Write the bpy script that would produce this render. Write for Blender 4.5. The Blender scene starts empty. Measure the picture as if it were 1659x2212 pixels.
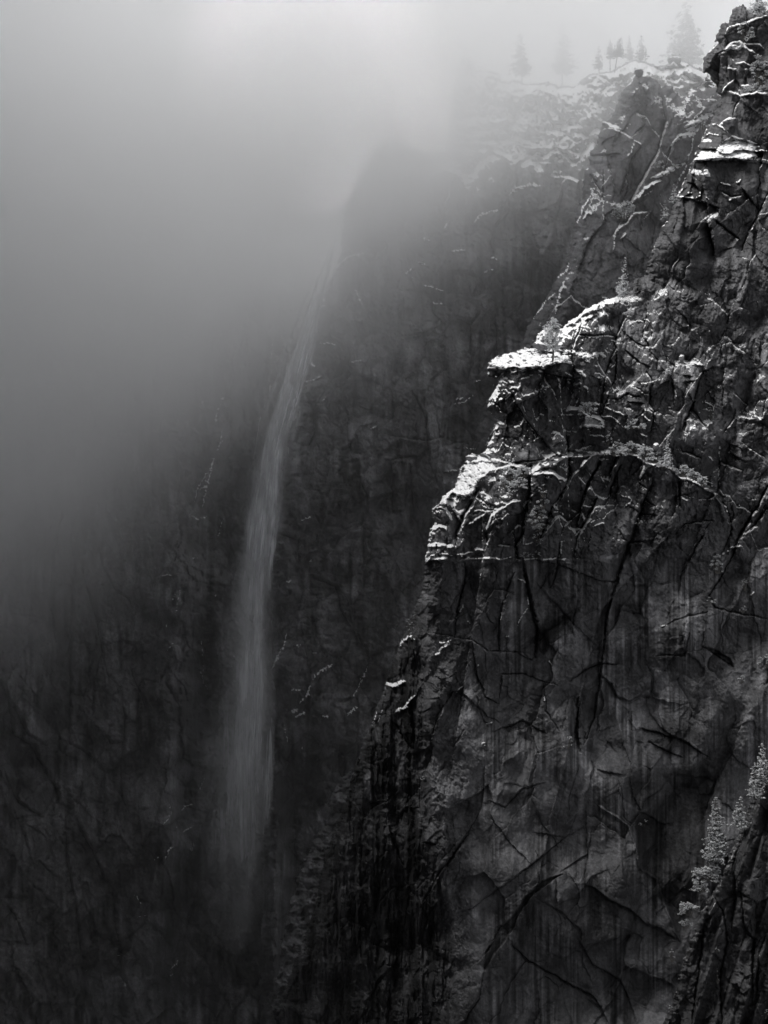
import bpy, math, random
import numpy as np
# ------------------------------------------------------------------ camera, sky, sun, exposure
S = 0.00026; U0 = 829.5; V0 = 900.0          # angular size of one traced unit, principal point
sc = bpy.context.scene
COL = sc.collection
cam_d = bpy.data.cameras.new("camera"); cam = bpy.data.objects.new("camera", cam_d); COL.objects.link(cam)
cam.location = (0, 0, 0); cam.rotation_euler = (math.radians(90), 0, 0)
cam_d.sensor_fit = 'HORIZONTAL'; cam_d.sensor_width = 24.0; cam_d.lens = 24.0/(1659*S)
cam_d.shift_y = -(1106-V0)/1659.0
cam_d.clip_start = 1.0; cam_d.clip_end = 20000.0
sc.camera = cam

SUN_EL = math.radians(56); SUN_AZ = math.radians(-115)      # azimuth from the view direction, negative = left
sun_dir = (math.sin(SUN_AZ)*math.cos(SUN_EL), math.cos(SUN_AZ)*math.cos(SUN_EL), math.sin(SUN_EL))
w = bpy.data.worlds.new("World"); sc.world = w; w.use_nodes = True
nt = w.node_tree; nt.nodes.clear()
def N(nt, t, **kw):
    n = nt.nodes.new(t)
    for k, v in kw.items(): setattr(n, k, v)
    return n
out = N(nt, 'ShaderNodeOutputWorld'); bg = N(nt, 'ShaderNodeBackground')
sky = N(nt, 'ShaderNodeTexSky'); sky.sky_type = 'NISHITA'; sky.sun_disc = False
sky.sun_elevation = SUN_EL; sky.sun_rotation = SUN_AZ
sky.air_density = 1.0; sky.dust_density = 4.0
bw = N(nt, 'ShaderNodeHueSaturation'); bw.inputs['Saturation'].default_value = 0.03
nt.links.new(sky.outputs[0], bw.inputs['Color'])
# bright break in the cloud deck behind the rim
geo = N(nt, 'ShaderNodeNewGeometry'); dot = N(nt, 'ShaderNodeVectorMath', operation='DOT_PRODUCT')
gu, gv = 735, 125
gd = np.array([(gu-U0)*S, 1.0, (V0-gv)*S]); gd /= np.linalg.norm(gd)
dot.inputs[1].default_value = tuple(-gd)
nt.links.new(geo.outputs['Incoming'], dot.inputs[0])
mr = N(nt, 'ShaderNodeMapRange', interpolation_type='SMOOTHERSTEP')
mr.inputs['From Min'].default_value = math.cos(0.1); mr.inputs['From Max'].default_value = 1.0
mr.inputs['To Min'].default_value = 1.0; mr.inputs['To Max'].default_value = 950.0
nt.links.new(dot.outputs['Value'], mr.inputs['Value'])
mx = N(nt, 'ShaderNodeVectorMath', operation='SCALE')
nt.links.new(bw.outputs[0], mx.inputs[0]); nt.links.new(mr.outputs[0], mx.inputs['Scale'])
nt.links.new(mx.outputs[0], bg.inputs['Color']); bg.inputs['Strength'].default_value = 0.085
nt.links.new(bg.outputs[0], out.inputs['Surface'])
sl = bpy.data.lights.new("sun", 'SUN'); sl.energy = 2.3; sl.angle = math.radians(24); sl.color = (1.0, .985, .96)
so = bpy.data.objects.new("sun", sl); COL.objects.link(so)
from mathutils import Vector
so.rotation_euler = Vector(sun_dir).to_track_quat('Z', 'Y').to_euler(); so.location = (-300, 300, 600)
sc.view_settings.view_transform = 'Standard'; sc.view_settings.look = 'None'
sc.view_settings.gamma = 1.0; sc.view_settings.exposure = 0.42
cy = sc.cycles
cy.max_bounces = 14; cy.diffuse_bounces = 2; cy.glossy_bounces = 1; cy.volume_bounces = 14
cy.transparent_max_bounces = 48; cy.volume_step_rate = 1.0; cy.volume_max_steps = 64
cy.use_adaptive_sampling = True; cy.adaptive_threshold = 0.02

FOG_MAX = 0.0115
# ------------------------------------------------------------------ noise in numpy
rng = np.random.RandomState(7)
PERM = rng.permutation(256).astype(np.int32); PERM = np.concatenate([PERM, PERM, PERM])
ANG = rng.rand(256)*2*np.pi; GX, GY = np.cos(ANG).astype(np.float32), np.sin(ANG).astype(np.float32)
RND = rng.rand(256).astype(np.float32)
def hsh(i, j, s): return PERM[(PERM[((i & 255)+s) & 255]+(j & 255))]
def perlin(x, y, s=0):
    xi = np.floor(x).astype(np.int32); yi = np.floor(y).astype(np.int32)
    fx = (x-xi).astype(np.float32); fy = (y-yi).astype(np.float32)
    ux = fx*fx*fx*(fx*(fx*6-15)+10); uy = fy*fy*fy*(fy*(fy*6-15)+10)
    def g(di, dj):
        h = hsh(xi+di, yi+dj, s); return GX[h]*(fx-di)+GY[h]*(fy-dj)
    a = g(0, 0); b = g(1, 0); c = g(0, 1); d = g(1, 1)
    return ((a+(b-a)*ux)*(1-uy)+(c+(d-c)*ux)*uy)*1.5
def fbm(x, y, s=0, o=4, gain=.5):
    r = 0; a = 1.
    for k in range(o):
        r = r+a*perlin(x, y, s+17*k); x = x*2.03+11.3; y = y*2.03+5.1; a *= gain
    return r
def ridge(x, y, s=0, o=4, gain=.5):
    r = 0; a = 1.
    for k in range(o):
        r = r+a*(1-np.abs(perlin(x, y, s+13*k))*2); x = x*2.1+3.3; y = y*2.1+9.1; a *= gain
    return r
def voro(x, y, s, tilt=1., bulge=.5, hgt=1.):
    """lower envelope of tilted planes: continuous, sharply creased facets; also cell edges and ids"""
    xi = np.floor(x).astype(np.int32); yi = np.floor(y).astype(np.int32)
    best = np.full(x.shape, 1e9, np.float32); f1 = np.full(x.shape, 1e9, np.float32); f2 = f1.copy(); cid = np.zeros(x.shape, np.int32)
    step = np.zeros(x.shape, np.float32)
    for i in (-1, 0, 1):
        for j in (-1, 0, 1):
            h = hsh(xi+i, yi+j, s)
            dx = x-(xi+i+RND[h]); dy = y-(yi+j+RND[(h*7+3) & 255])
            r2 = (dx*dx+dy*dy).astype(np.float32)
            pl = hgt*RND[(h*5+1) & 255]+tilt*(GX[h]*dx+GY[h]*dy)
            val = pl+bulge*r2+(12*np.clip(np.maximum(np.abs(dx), np.abs(dy))-.7, 0, None)**2).astype(np.float32)
            best = np.minimum(best, val)
            n = r2 < f1
            f2 = np.where(n, f1, np.minimum(f2, r2)); step = np.where(n, pl, step); cid = np.where(n, h, cid); f1 = np.where(n, r2, f1)
    return best, np.sqrt(f2)-np.sqrt(f1), step, cid
def sm(x, a, b):
    t = np.clip((x-a)/(b-a), 0, 1); return t*t*(3-2*t)
# ------------------------------------------------------------------ traced crops of the place, in plan units
ORG = {'C1': (829.5, 0, 2), 'C2': (829.5, 553.4, 2), 'C3': (829.5, 1106, 2), 'C4': (829.5, 1659, 2),
       'D1': (0, 0, 2), 'D2': (0, 553.4, 2), 'D3': (0, 1106, 2), 'D4': (0, 1659, 2),
       'E1': (895.8, 663.6, 4), 'E2': (1244.2, 663.6, 4), 'E3': (895.8, 929, 4), 'E4': (1244.2, 929, 4),
       'E5': (1244.2, 0, 4), 'E6': (1244.2, 265.4, 4), 'E7': (597.2, 1526.2, 4), 'E8': (464.5, 398, 4), 'U': (0, 0, 1)}
def T(k, s):
    ox, oy, f = ORG[k]
    return [tuple((ox+float(a.split(',')[0])/f, oy+float(a.split(',')[1])/f)) for a in s.split()]

class Sheet:
    def __init__(s, u0, u1, v0, v1, st, Y, warp=1.7, seed=0):
        s.st = st; s.Y = Y; s.u0, s.v0 = u0, v0
        us = np.arange(u0, u1, st, dtype=np.float32); vs = np.arange(v0, v1, st, dtype=np.float32)
        s.us, s.vs = us, vs
        s.U, s.V = np.meshgrid(us, vs)
        s.Uw = s.U+warp*fbm(s.U/22, s.V/22, 3+seed, 4, .6); s.Vw = s.V+warp*fbm(s.U/22, s.V/22, 91+seed, 4, .6)
        sh = s.U.shape
        s.D = np.zeros(sh, np.float32); s.alb = np.ones(sh, np.float32); s.snow = np.zeros(sh, np.float32); s.nosnow = np.zeros(sh, np.float32)
        s.mask = np.ones(sh, bool); s.k = S*Y; s.rough = np.ones(sh, np.float32); s.ak = np.ones(sh, np.float32)
    def box(s, pts, pad):
        p = np.array(pts); a = p.min(0)-pad; b = p.max(0)+pad
        j0 = max(0, int((a[0]-s.u0)/s.st)); j1 = min(len(s.us), int((b[0]-s.u0)/s.st)+2)
        i0 = max(0, int((a[1]-s.v0)/s.st)); i1 = min(len(s.vs), int((b[1]-s.v0)/s.st)+2)
        return slice(i0, max(i0, i1)), slice(j0, max(j0, j1))
    def dist(s, pts, pad, closed=False):
        B = s.box(pts, pad+6); X = s.Uw[B]; Yv = s.Vw[B]
        d = np.full(X.shape, 1e6, np.float32); t = np.zeros(X.shape, np.float32); sg = np.ones(X.shape, np.float32)
        P = list(pts)+([pts[0]] if closed else [])
        L = [0]
        for a, b in zip(P, P[1:]): L.append(L[-1]+math.hypot(b[0]-a[0], b[1]-a[1]))
        for k, (a, b) in enumerate(zip(P, P[1:])):
            bb = s.box([a, b], pad+6)
            i0 = bb[0].start-B[0].start; j0 = bb[1].start-B[1].start
            if bb[0].stop <= bb[0].start or bb[1].stop <= bb[1].start: continue
            q = (slice(i0, i0+bb[0].stop-bb[0].start), slice(j0, j0+bb[1].stop-bb[1].start))
            ex, ey = b[0]-a[0], b[1]-a[1]; l2 = ex*ex+ey*ey+1e-9
            px = X[q]-a[0]; py = Yv[q]-a[1]
            tt = np.clip((px*ex+py*ey)/l2, 0, 1)
            dd = np.hypot(px-tt*ex, py-tt*ey)
            n = dd < d[q]
            d[q] = np.where(n, dd, d[q]); t[q] = np.where(n, (L[k]+tt*(L[k+1]-L[k]))/(L[-1]+1e-9), t[q])
            sg[q] = np.where(n, np.where(ex*py-ey*px > 0, 1, -1), sg[q])
        return B, d, t, sg
    def inside(s, pts, warp=True):
        B = s.box(pts, 8); X = (s.Uw if warp else s.U)[B]; Yv = (s.Vw if warp else s.V)[B]
        m = np.zeros(X.shape, bool); P = list(pts)+[pts[0]]
        for a, b in zip(P, P[1:]):
            if a[1] == b[1]: continue
            c = ((a[1] > Yv) != (b[1] > Yv)) & (X < (b[0]-a[0])*(Yv-a[1])/(b[1]-a[1])+a[0]); m ^= c
        return B, m
    def groove(s, pts, w=1.5, dep=3., dark=.75):
        s.gn = getattr(s, 'gn', 0)+1
        B, d, t, sg = s.dist(pts, 60)
        e = np.sqrt(np.clip(np.sin(np.clip(t, 0, 1)*np.pi), 0, 1)); ww = w*(.55+.6*e)*(1+.5*fbm(s.U[B]/9, s.V[B]/9, 5, 2))
        g = np.exp(-(d/np.maximum(ww, .3))**2)*(.35+.65*e)
        s.D[B] += dep*g; s.alb[B] *= 1-(.72-.72*dark)*g
        sd = d*sg; s.D[B] += (.5 if s.gn % 3 else -.5)*dep*np.tanh(sd/1.2)*np.exp(-d/34)*sm(58-d, 0, 24)*e
    def step(s, pts, A=3., w=2., R=60., snow=0.):
        """right-hand side of the line stands proud by A metres (drawn left to right = the ground below it)"""
        B, d, t, sg = s.dist(pts, R*2.2)
        e = np.clip(np.sin(np.clip(t, 0, 1)*np.pi)*2.2, 0, 1)
        sd = d*sg
        f = sm(sd, -w, w*.3)*np.exp(-np.maximum(sd, 0)/R)*sm(R*2.2-d, 0, R*.6)*(e*.85+.15*(d < 4))
        s.D[B] -= A*f
        if snow: s.snow[B] = np.maximum(s.snow[B], np.exp(-(sd+w*.35)**2/(.6*w*snow+.3)**2)*(.5+.8*e)*(.95+.9*fbm(s.U[B]/7, s.V[B]/5, 8, 3)))
    def sline(s, pts, w=1.6, raise_=1., gap=.6):
        """snow caught on a small bench: the bench bulges just below and right of the line"""
        B, d, t, sg = s.dist(pts, w*4)
        B2, d2, t2, sg2 = s.dist([(a+w*.55, b+w*1.0) for a, b in pts], w*5)
        e = np.clip(np.sin(np.clip(t, 0, 1)*np.pi)*2.5, .25, 1); e2 = np.clip(np.sin(np.clip(t2, 0, 1)*np.pi)*2.5, .2, 1)
        nn = fbm(s.U[B]/5, s.V[B]/5, 31, 3)
        ww = w*(.72+(gap+.9)*nn)*e
        g = sm(ww*1.12-d, -.35, .5)
        s.snow[B] = np.maximum(s.snow[B], g*1.2)
        s.D[B2] -= raise_*(.9+.55*w)*np.exp(-(d2/(w*1.25+.3))**2)*e2
    def spoly(s, pts, thr=0., f=(14, 6), seed=0, k=2.5):
        B, d, t, sg = s.dist(pts, 12, True); B2, m = s.inside(pts)
        mm = np.zeros(s.U.shape, bool); mm[B2] = m; m = mm[B]
        inn = np.where(m, d, -d)
        n = fbm(s.U[B]/f[0], s.V[B]/f[1], 40+seed, 4, .6)
        s.snow[B] = np.maximum(s.snow[B], np.clip(.5+k*(n-thr)+.22*np.minimum(inn, 6), 0, 1.3)*sm(inn, -2.5, .5))
        hh = max(q[1] for q in pts)-min(q[1] for q in pts); vm = .5*(max(q[1] for q in pts)+min(q[1] for q in pts))
        s.D[B] += (.30*(vm-s.V[B])-1.6*np.clip(n+.5, 0, 1))*sm(inn, 0, 4)
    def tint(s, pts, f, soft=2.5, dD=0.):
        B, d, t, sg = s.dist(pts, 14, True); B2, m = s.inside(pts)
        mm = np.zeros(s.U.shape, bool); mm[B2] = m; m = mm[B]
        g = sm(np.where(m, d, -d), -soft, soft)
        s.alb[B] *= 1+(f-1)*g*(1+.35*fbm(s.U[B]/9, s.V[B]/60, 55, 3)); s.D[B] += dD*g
    def outline(s, pts, curl=((3., 14.), (16., 16.)), rag=2.5):
        """cut the sheet to the traced outline and turn its rim away, giving the mass its side"""
        Uo, Vo = s.Uw, s.Vw
        s.Uw = s.U+rag*fbm(s.U/13, s.V/13, 61, 4, .6); s.Vw = s.V+rag*fbm(s.U/13, s.V/13, 62, 4, .6)
        P = list(pts); mx_ = max(c[0] for c in curl)*1.3+2
        B, d, t, sg = s.dist(P, mx_, True)
        full = np.full(s.U.shape, 1e3, np.float32); full[B] = d
        B2, m = s.inside(P); M = np.zeros(s.U.shape, bool); M[B2] = m
        for r, a in curl:
            q = np.clip(full/r, 0, 1); s.D += a*(1-np.sqrt(np.clip(1-(1-q)**2, 0, 1)))
        s.mask &= M; s.edge = np.where(M, full, 0)
        s.Uw, s.Vw = Uo, Vo
    def front(s, u, v, w, h):
        j0 = int(np.clip((u-w/2-s.u0)/s.st, 0, len(s.us)-2)); i0 = int(np.clip((v-h/2-s.v0)/s.st, 0, len(s.vs)-2))
        q = s.D[i0:i0+max(2, int(h/s.st)), j0:j0+max(2, int(w/s.st))]
        return float(s.Y+np.percentile(q, 8))
    def at(s, u, v):
        j = int(np.clip((u-s.u0)/s.st, 0, len(s.us)-1)); i = int(np.clip((v-s.v0)/s.st, 0, len(s.vs)-1))
        return float(s.Y+s.D[i, j])
    def build(s, name, mat, slope0=.75, slope1=1.6, patch=.5, bias=0):
        Yw = s.Y+s.D
        g = np.gradient(s.D, s.st, axis=0)
        gs = (g+np.roll(g, 1, 0)+np.roll(g, -1, 0))/3
        slope = -gs/(S*Yw)
        n = fbm(s.U/30, s.V/18, 77, 4, .6)
        auto = sm(slope+patch*n*2-bias, slope0, slope1)*getattr(s, 'ak', 1.)
        s.snow = np.clip(np.maximum(s.snow, auto)*(1-s.nosnow), 0, 1.3)
        X = (s.U-U0)*S*Yw; Z = (V0-s.V)*S*Yw
        co = np.stack([X, Yw, Z], -1).reshape(-1, 3).astype(np.float32)
        ni, nj = s.U.shape
        idx = np.arange(ni*nj, dtype=np.int64).reshape(ni, nj)
        M = s.mask; F = M[:-1, :-1] & M[1:, :-1] & M[:-1, 1:] & M[1:, 1:]
        q = np.stack([idx[:-1, :-1][F], idx[1:, :-1][F], idx[1:, 1:][F], idx[:-1, 1:][F]], -1)
        used = np.unique(q); rem = np.full(ni*nj, -1, np.int64); rem[used] = np.arange(len(used)); q = rem[q]
        return make_mesh(name, co[used], q, mat, {'snow': s.snow.reshape(-1)[used], 'tint': s.alb.reshape(-1)[used]})
def make_mesh(name, co, faces, mat, attrs=None, smooth=True, parent=None, link=True):
    me = bpy.data.meshes.new(name); k = faces.shape[1]
    me.vertices.add(len(co)); me.vertices.foreach_set('co', np.ascontiguousarray(co, np.float32).ravel())
    me.loops.add(faces.size); me.loops.foreach_set('vertex_index', faces.astype(np.int32).ravel())
    me.polygons.add(len(faces)); me.polygons.foreach_set('loop_start', np.arange(0, faces.size, k, dtype=np.int32))
    me.update(calc_edges=True)
    if smooth: me.polygons.foreach_set('use_smooth', np.ones(len(faces), bool))
    for a, v in (attrs or {}).items():
        at = me.attributes.new(a, 'FLOAT', 'POINT'); at.data.foreach_set('value', np.ascontiguousarray(v, np.float32))
    me.materials.append(mat)
    o = bpy.data.objects.new(name, me)
    if link: COL.objects.link(o)
    if parent: o.parent = parent
    return o
# ------------------------------------------------------------------ materials
def newmat(name):
    m = bpy.data.materials.new(name); m.use_nodes = True; m.node_tree.nodes.clear(); return m, m.node_tree
def L(nt, a, b): nt.links.new(a, b)
def mth(nt, op, a, b=None, c=None, clamp=False):
    n = nt.nodes.new('ShaderNodeMath'); n.operation = op; n.use_clamp = clamp
    for i, x in enumerate((a, b, c)):
        if x is None: continue
        if isinstance(x, (int, float)): n.inputs[i].default_value = x
        else: nt.links.new(x, n.inputs[i])
    return n.outputs[0]
def noise(nt, vec, scale, detail=4, rough=.6):
    n = nt.nodes.new('ShaderNodeTexNoise'); n.inputs['Scale'].default_value = scale
    n.inputs['Detail'].default_value = detail; n.inputs['Roughness'].default_value = rough
    if vec is not None: nt.links.new(vec, n.inputs['Vector'])
    return n.outputs['Fac']
def ramp(nt, v, a, b, c=0., d=1.):
    n = nt.nodes.new('ShaderNodeMapRange'); n.interpolation_type = 'SMOOTHSTEP'
    for k, x in zip(('From Min', 'From Max', 'To Min', 'To Max'), (a, b, c, d)): n.inputs[k].default_value = x
    nt.links.new(v, n.inputs['Value']); return n.outputs[0]
def mixc(nt, f, a, b, mode='MIX'):
    n = nt.nodes.new('ShaderNodeMix'); n.data_type = 'RGBA'; n.blend_type = mode
    ins = [i for i in n.inputs if i.enabled]
    for sock, x in zip((n.inputs[0], n.inputs[6], n.inputs[7]), (f, a, b)):
        if isinstance(x, (int, float)): sock.default_value = x
        elif isinstance(x, tuple): sock.default_value = x
        else: nt.links.new(x, sock)
    return n.outputs[2]
def rock_mat(name, base):
    m, nt = newmat(name)
    o = N(nt, 'ShaderNodeOutputMaterial'); p = N(nt, 'ShaderNodeBsdfPrincipled')
    tc = N(nt, 'ShaderNodeTexCoord'); ob = tc.outputs['Object']
    mp = N(nt, 'ShaderNodeMapping'); mp.inputs['Scale'].default_value = (1, 1, .07); L(nt, ob, mp.inputs['Vector'])
    streak = noise(nt, mp.outputs[0], .16, 6, .65); st2 = noise(nt, mp.outputs[0], .55, 4, .6)
    blot = noise(nt, ob, .035, 6, .65); fine = noise(nt, ob, .9, 6, .7)
    a = N(nt, 'ShaderNodeAttribute', attribute_name='tint').outputs['Fac']
    sn = N(nt, 'ShaderNodeAttribute', attribute_name='snow').outputs['Fac']
    f = mth(nt, 'MULTIPLY', ramp(nt, streak, .34, .68, .78, 1.22), ramp(nt, st2, .3, .7, .9, 1.1))
    f = mth(nt, 'MULTIPLY', f, ramp(nt, blot, .3, .7, .82, 1.18))
    f = mth(nt, 'MULTIPLY', f, ramp(nt, fine, .25, .75, .7, 1.3))
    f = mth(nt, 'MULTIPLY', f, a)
    col = N(nt, 'ShaderNodeVectorMath', operation='SCALE'); col.inputs[0].default_value = base; L(nt, f, col.inputs['Scale'])
    jag = mth(nt, 'MULTIPLY', mth(nt, 'SUBTRACT', noise(nt, ob, 1.1, 4, .7), .5), .9)
    smask = ramp(nt, mth(nt, 'ADD', sn, jag), .46, .60)
    c = mixc(nt, smask, col.outputs[0], (.84, .845, .86, 1))
    L(nt, c, p.inputs['Base Color'])
    L(nt, ramp(nt, smask, 0, 1, .78, .6), p.inputs['Roughness']); p.inputs['Specular IOR Level'].default_value = .25
    bp = N(nt, 'ShaderNodeBump'); bp.inputs['Strength'].default_value = .6; bp.inputs['Distance'].default_value = .4
    hgt = mth(nt, 'ADD', noise(nt, ob, .8, 7, .72), mth(nt, 'MULTIPLY', noise(nt, mp.outputs[0], .5, 5, .7), .6))
    L(nt, mth(nt, 'MULTIPLY', hgt, mth(nt, 'SUBTRACT', 1., mth(nt, 'MULTIPLY', smask, .7))), bp.inputs['Height'])
    L(nt, bp.outputs[0], p.inputs['Normal'])
    L(nt, p.outputs[0], o.inputs['Surface']); return m
M_ROCK = rock_mat("near_granite", (.112, .112, .118))
M_FAR = rock_mat("far_granite", (.112, .112, .118))
def veg_mat(name, green, frost_lo, frost_hi):
    m, nt = newmat(name)
    o = N(nt, 'ShaderNodeOutputMaterial'); d = N(nt, 'ShaderNodeBsdfDiffuse'); tr = N(nt, 'ShaderNodeBsdfTranslucent'); ms = N(nt, 'ShaderNodeMixShader')
    ge = N(nt, 'ShaderNodeNewGeometry'); tc = N(nt, 'ShaderNodeTexCoord')
    sn = N(nt, 'ShaderNodeAttribute', attribute_name='frost').outputs['Fac']
    n = noise(nt, tc.outputs['Object'], .9, 3, .6)
    f = ramp(nt, mth(nt, 'ADD', sn, mth(nt, 'SUBTRACT', n, .5)), frost_lo, frost_hi)
    c = mixc(nt, f, green, (.8, .81, .83, 1))
    L(nt, c, d.inputs['Color']); L(nt, c, tr.inputs['Color']); ms.inputs[0].default_value = .25
    L(nt, d.outputs[0], ms.inputs[1]); L(nt, tr.outputs[0], ms.inputs[2]); L(nt, ms.outputs[0], o.inputs['Surface']); return m
M_LEAF = veg_mat("snowy_needles", (.06, .066, .06, 1), 0., .55)
M_LEAFD = veg_mat("dark_needles", (.035, .04, .036, 1), .6, 1.3)
M_BARK, nt = newmat("bark")
o_ = N(nt, 'ShaderNodeOutputMaterial'); p_ = N(nt, 'ShaderNodeBsdfPrincipled'); tc_ = N(nt, 'ShaderNodeTexCoord')
L(nt, mixc(nt, noise(nt, tc_.outputs['Object'], 3, 5, .7), (.03, .028, .027, 1), (.12, .115, .11, 1)), p_.inputs['Base Color'])
p_.inputs['Roughness'].default_value = .9; L(nt, p_.outputs[0], o_.inputs['Surface'])

def tag(o, kind=None, label=None, cat=None, group=None):
    if kind: o['kind'] = kind
    if label: o['label'] = label
    if cat: o['category'] = cat
    if group: o['group'] = group
    return o
# ------------------------------------------------------------------ terrain
def detail(s, a=1., ang=-0.30, seed=0, big=1.):
    """fractured granite: tilted joint blocks at four scales, leaning with the joint direction"""
    c, n_ = math.cos(ang), math.sin(ang)
    wx = s.U+9*fbm(s.U/60, s.V/60, 5+seed, 3); wy = s.V+9*fbm(s.U/60, s.V/60, 6+seed, 3)
    X = wx*c-wy*n_; Y = wx*n_+wy*c
    s.D += (9*fbm(s.U/260, s.V/330, 9+seed, 3))*a*big
    for (sx, sy, am, tl, ed, gr, sd) in ((105, 190, 6.5, 1.3, 1.0, .8, 1), (44, 80, 3.6, 1.3, .45, .6, 2), (19, 30, 1.7, 1.3, .18, .35, 3), (8, 11, .55, 1.3, .05, .1, 4)):
        if sx < 5*s.st: continue
        env, e, st, cid = voro(X/sx, Y/sy, sd*31+seed, tl, .5, 1.)
        mod = sm(fbm(s.U/90, s.V/90, 70+sd+seed, 2), -.45, .35)       # some slabs stay smooth
        if sd >= 2: am = am*(.25+.95*mod)*s.rough**(sd-1)
        gr = gr*s.rough
        s.D += am*a*((.55*env+.5*st) if sd < 4 else (env+.2*st))
        s.D += gr*a*np.exp(-(e/.045)**2)*(mod if sd > 1 else sm(fbm(s.U/50, s.V/50, 12+sd, 2), -.2, .5))
        s.alb *= 1-.14*(sd < 4)*np.exp(-(e/.04)**2)
        s.alb *= 1+(.16 if sd < 3 else .10)*(RND[cid]-.5)*2
    s.D += s.rough*.5*a*fbm(s.U/6, s.V/9, 44+seed, 4, .62)
    s.D += s.rough*.9*a*fbm(X/24, Y/20, 48+seed, 3, .55)*sm(fbm(s.U/120, s.V/90, 49+seed, 2), -.3, .4)
    s.alb *= np.clip(1+.7*fbm(s.U/15, s.V/240, 51+seed, 2, .5)*sm(fbm(s.U/85, s.V/120, 53+seed, 2), -.1, .6), .45, 1.7)
    s.alb *= np.clip(1+.3*fbm(s.U/70, s.V/60, 52+seed, 2, .5), .5, 1.6)

# ---- A: the near buttress, from the tower at the upper right down to the foot
A = Sheet(596, 1720, -60, 2330, 1.3, 610)
top = [(1720, 15), (1665, 22), (1654, 25), (1644, 20), (1629, 20), (1614, 16), (1602, 11), (1592, 11), (1579, 25), (1574, 50)]
lef = T('U', "1557,50 1552,65 1544,82 1543,90 1551,93 1544,97 1527,117 1518,125 1516,155 1532,163 1535,172 1544,183 1548,200 1556,208 1549,228 1546,238 1534,262 "
  "1514,303 1494,348 1484,378 1467,415 1457,440 1447,468 1429,490 1419,515 1406,545 1398,575 1390,597 1376,600 1368,610 1366,628 1357,636 1340,637 1320,640 1290,655 1265,668 1246,682 1228,694 1213,711 "
  "1200,712 1180,710 1168,714 1158,728 1153,742 1151,752 1131,749 1116,758 1095,762 1070,771 1052,783 1052,800 1055,812 1068,818 1078,818 1075,828 1066,845 1056,862 1053,875 1058,888 1075,908 1070,920 1060,945 1048,972 1040,979 1033,981 1009,981 "
  "1010,993 1006,997 998,1008 991,1020 988,1035 980,1054 966,1062 953,1078 943,1092 934,1100 934,1118 938,1130 930,1145 926,1160 922,1180 918,1206 916,1225 917,1246 912,1262 909,1285 900,1300 890,1325 883,1345 878,1360 870,1372 862,1390 858,1408 848,1432 "
  "840,1455 832,1475 826,1500 812,1524 805,1550 797,1575 785,1605 772,1640 763,1662 755,1690 750,1718 738,1745 730,1770 718,1800 704,1838 698,1862 690,1890 687,1912 684,1940 677,1966 668,1992 656,2025 640,2065 625,2105 612,2150 600,2195 592,2330")
A_out = top+lef+[(1720, 2330)]
U, V = A.U, A.V
A.rough = 1-.45*sm(V, 1130, 1280)*sm(U, 970, 1040)-.22*sm(V, 1480, 1750)*sm(U, 970, 1040)-.35*sm(640-V, 0, 80)
detail(A, 1.0, -0.30, 0)
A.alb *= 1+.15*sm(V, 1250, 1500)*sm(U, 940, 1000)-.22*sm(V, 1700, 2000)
A.alb *= np.clip(1+1.15*fbm(U/9, V/300, 57, 3, .6)*sm(V, 1150, 1250)*sm(U, 1000, 1080)*sm(fbm(U/60, V/130, 58, 2), -.2, .4), .5, 1.9)
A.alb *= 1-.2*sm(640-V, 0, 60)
A.D += 30*sm(900-V, 0, 900)+14*sm(1300-V, 0, 1300)           # the face leans back
# the left flank turns away from the corner line
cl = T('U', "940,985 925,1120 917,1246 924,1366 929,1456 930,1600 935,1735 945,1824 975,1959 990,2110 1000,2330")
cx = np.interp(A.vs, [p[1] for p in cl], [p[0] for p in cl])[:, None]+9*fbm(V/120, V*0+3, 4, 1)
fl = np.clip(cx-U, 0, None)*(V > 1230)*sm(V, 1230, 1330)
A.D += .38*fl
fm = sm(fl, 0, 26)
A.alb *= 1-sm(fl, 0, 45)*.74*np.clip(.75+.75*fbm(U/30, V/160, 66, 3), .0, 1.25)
col_ = voro((U+5*fbm(U/30, V/60, 8, 3))/24, V/210, 140, 1.7, .4, 1.6)
A.D += fm*(4.2*col_[0]+2.0*np.exp(-(col_[1]/.07)**2)+1.6*ridge(U/13, V/120, 20, 3))
A.nosnow = np.maximum(A.nosnow, fm*.93*(sm(V, 1560, 1700)))
# lower buttress stands proud of the wall above: the shrub ledge
lip = T('U', "1000,1000 1040,992 1062,996 1095,999 1125,1008 1146,1022 1152,1018 1175,1005 1200,1000 1222,986 1250,985 1290,981 1312,976 1330,975 1352,979 1372,983 1394,997 1415,1004 1434,1007 1457,1015 1467,1031 1485,1033 1505,1042 1522,1056 1542,1061 1558,1090 1566,1120")
A.step(lip, 15, 6, 520, 0); LB, ld, lt, lsg = A.dist(lip, 14); A.nosnow[LB] = np.maximum(A.nosnow[LB], sm(12-ld, 0, 3)*sm(fbm(A.U[LB]/20, A.V[LB]/9, 19, 3), -.35, .05)*sm(A.U[LB], 1150, 1180))
A.step(T('U', "985,1215 1000,1208 1020,1205 1060,1205 1110,1212 1140,1208 1190,1208 1250,1209 1268,1208"), 4, 2.5, 160, 0)
A.step(T('U', "917,1212 932,1209 955,1206 968,1208"), 4, 5, 70, 1.)
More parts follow.
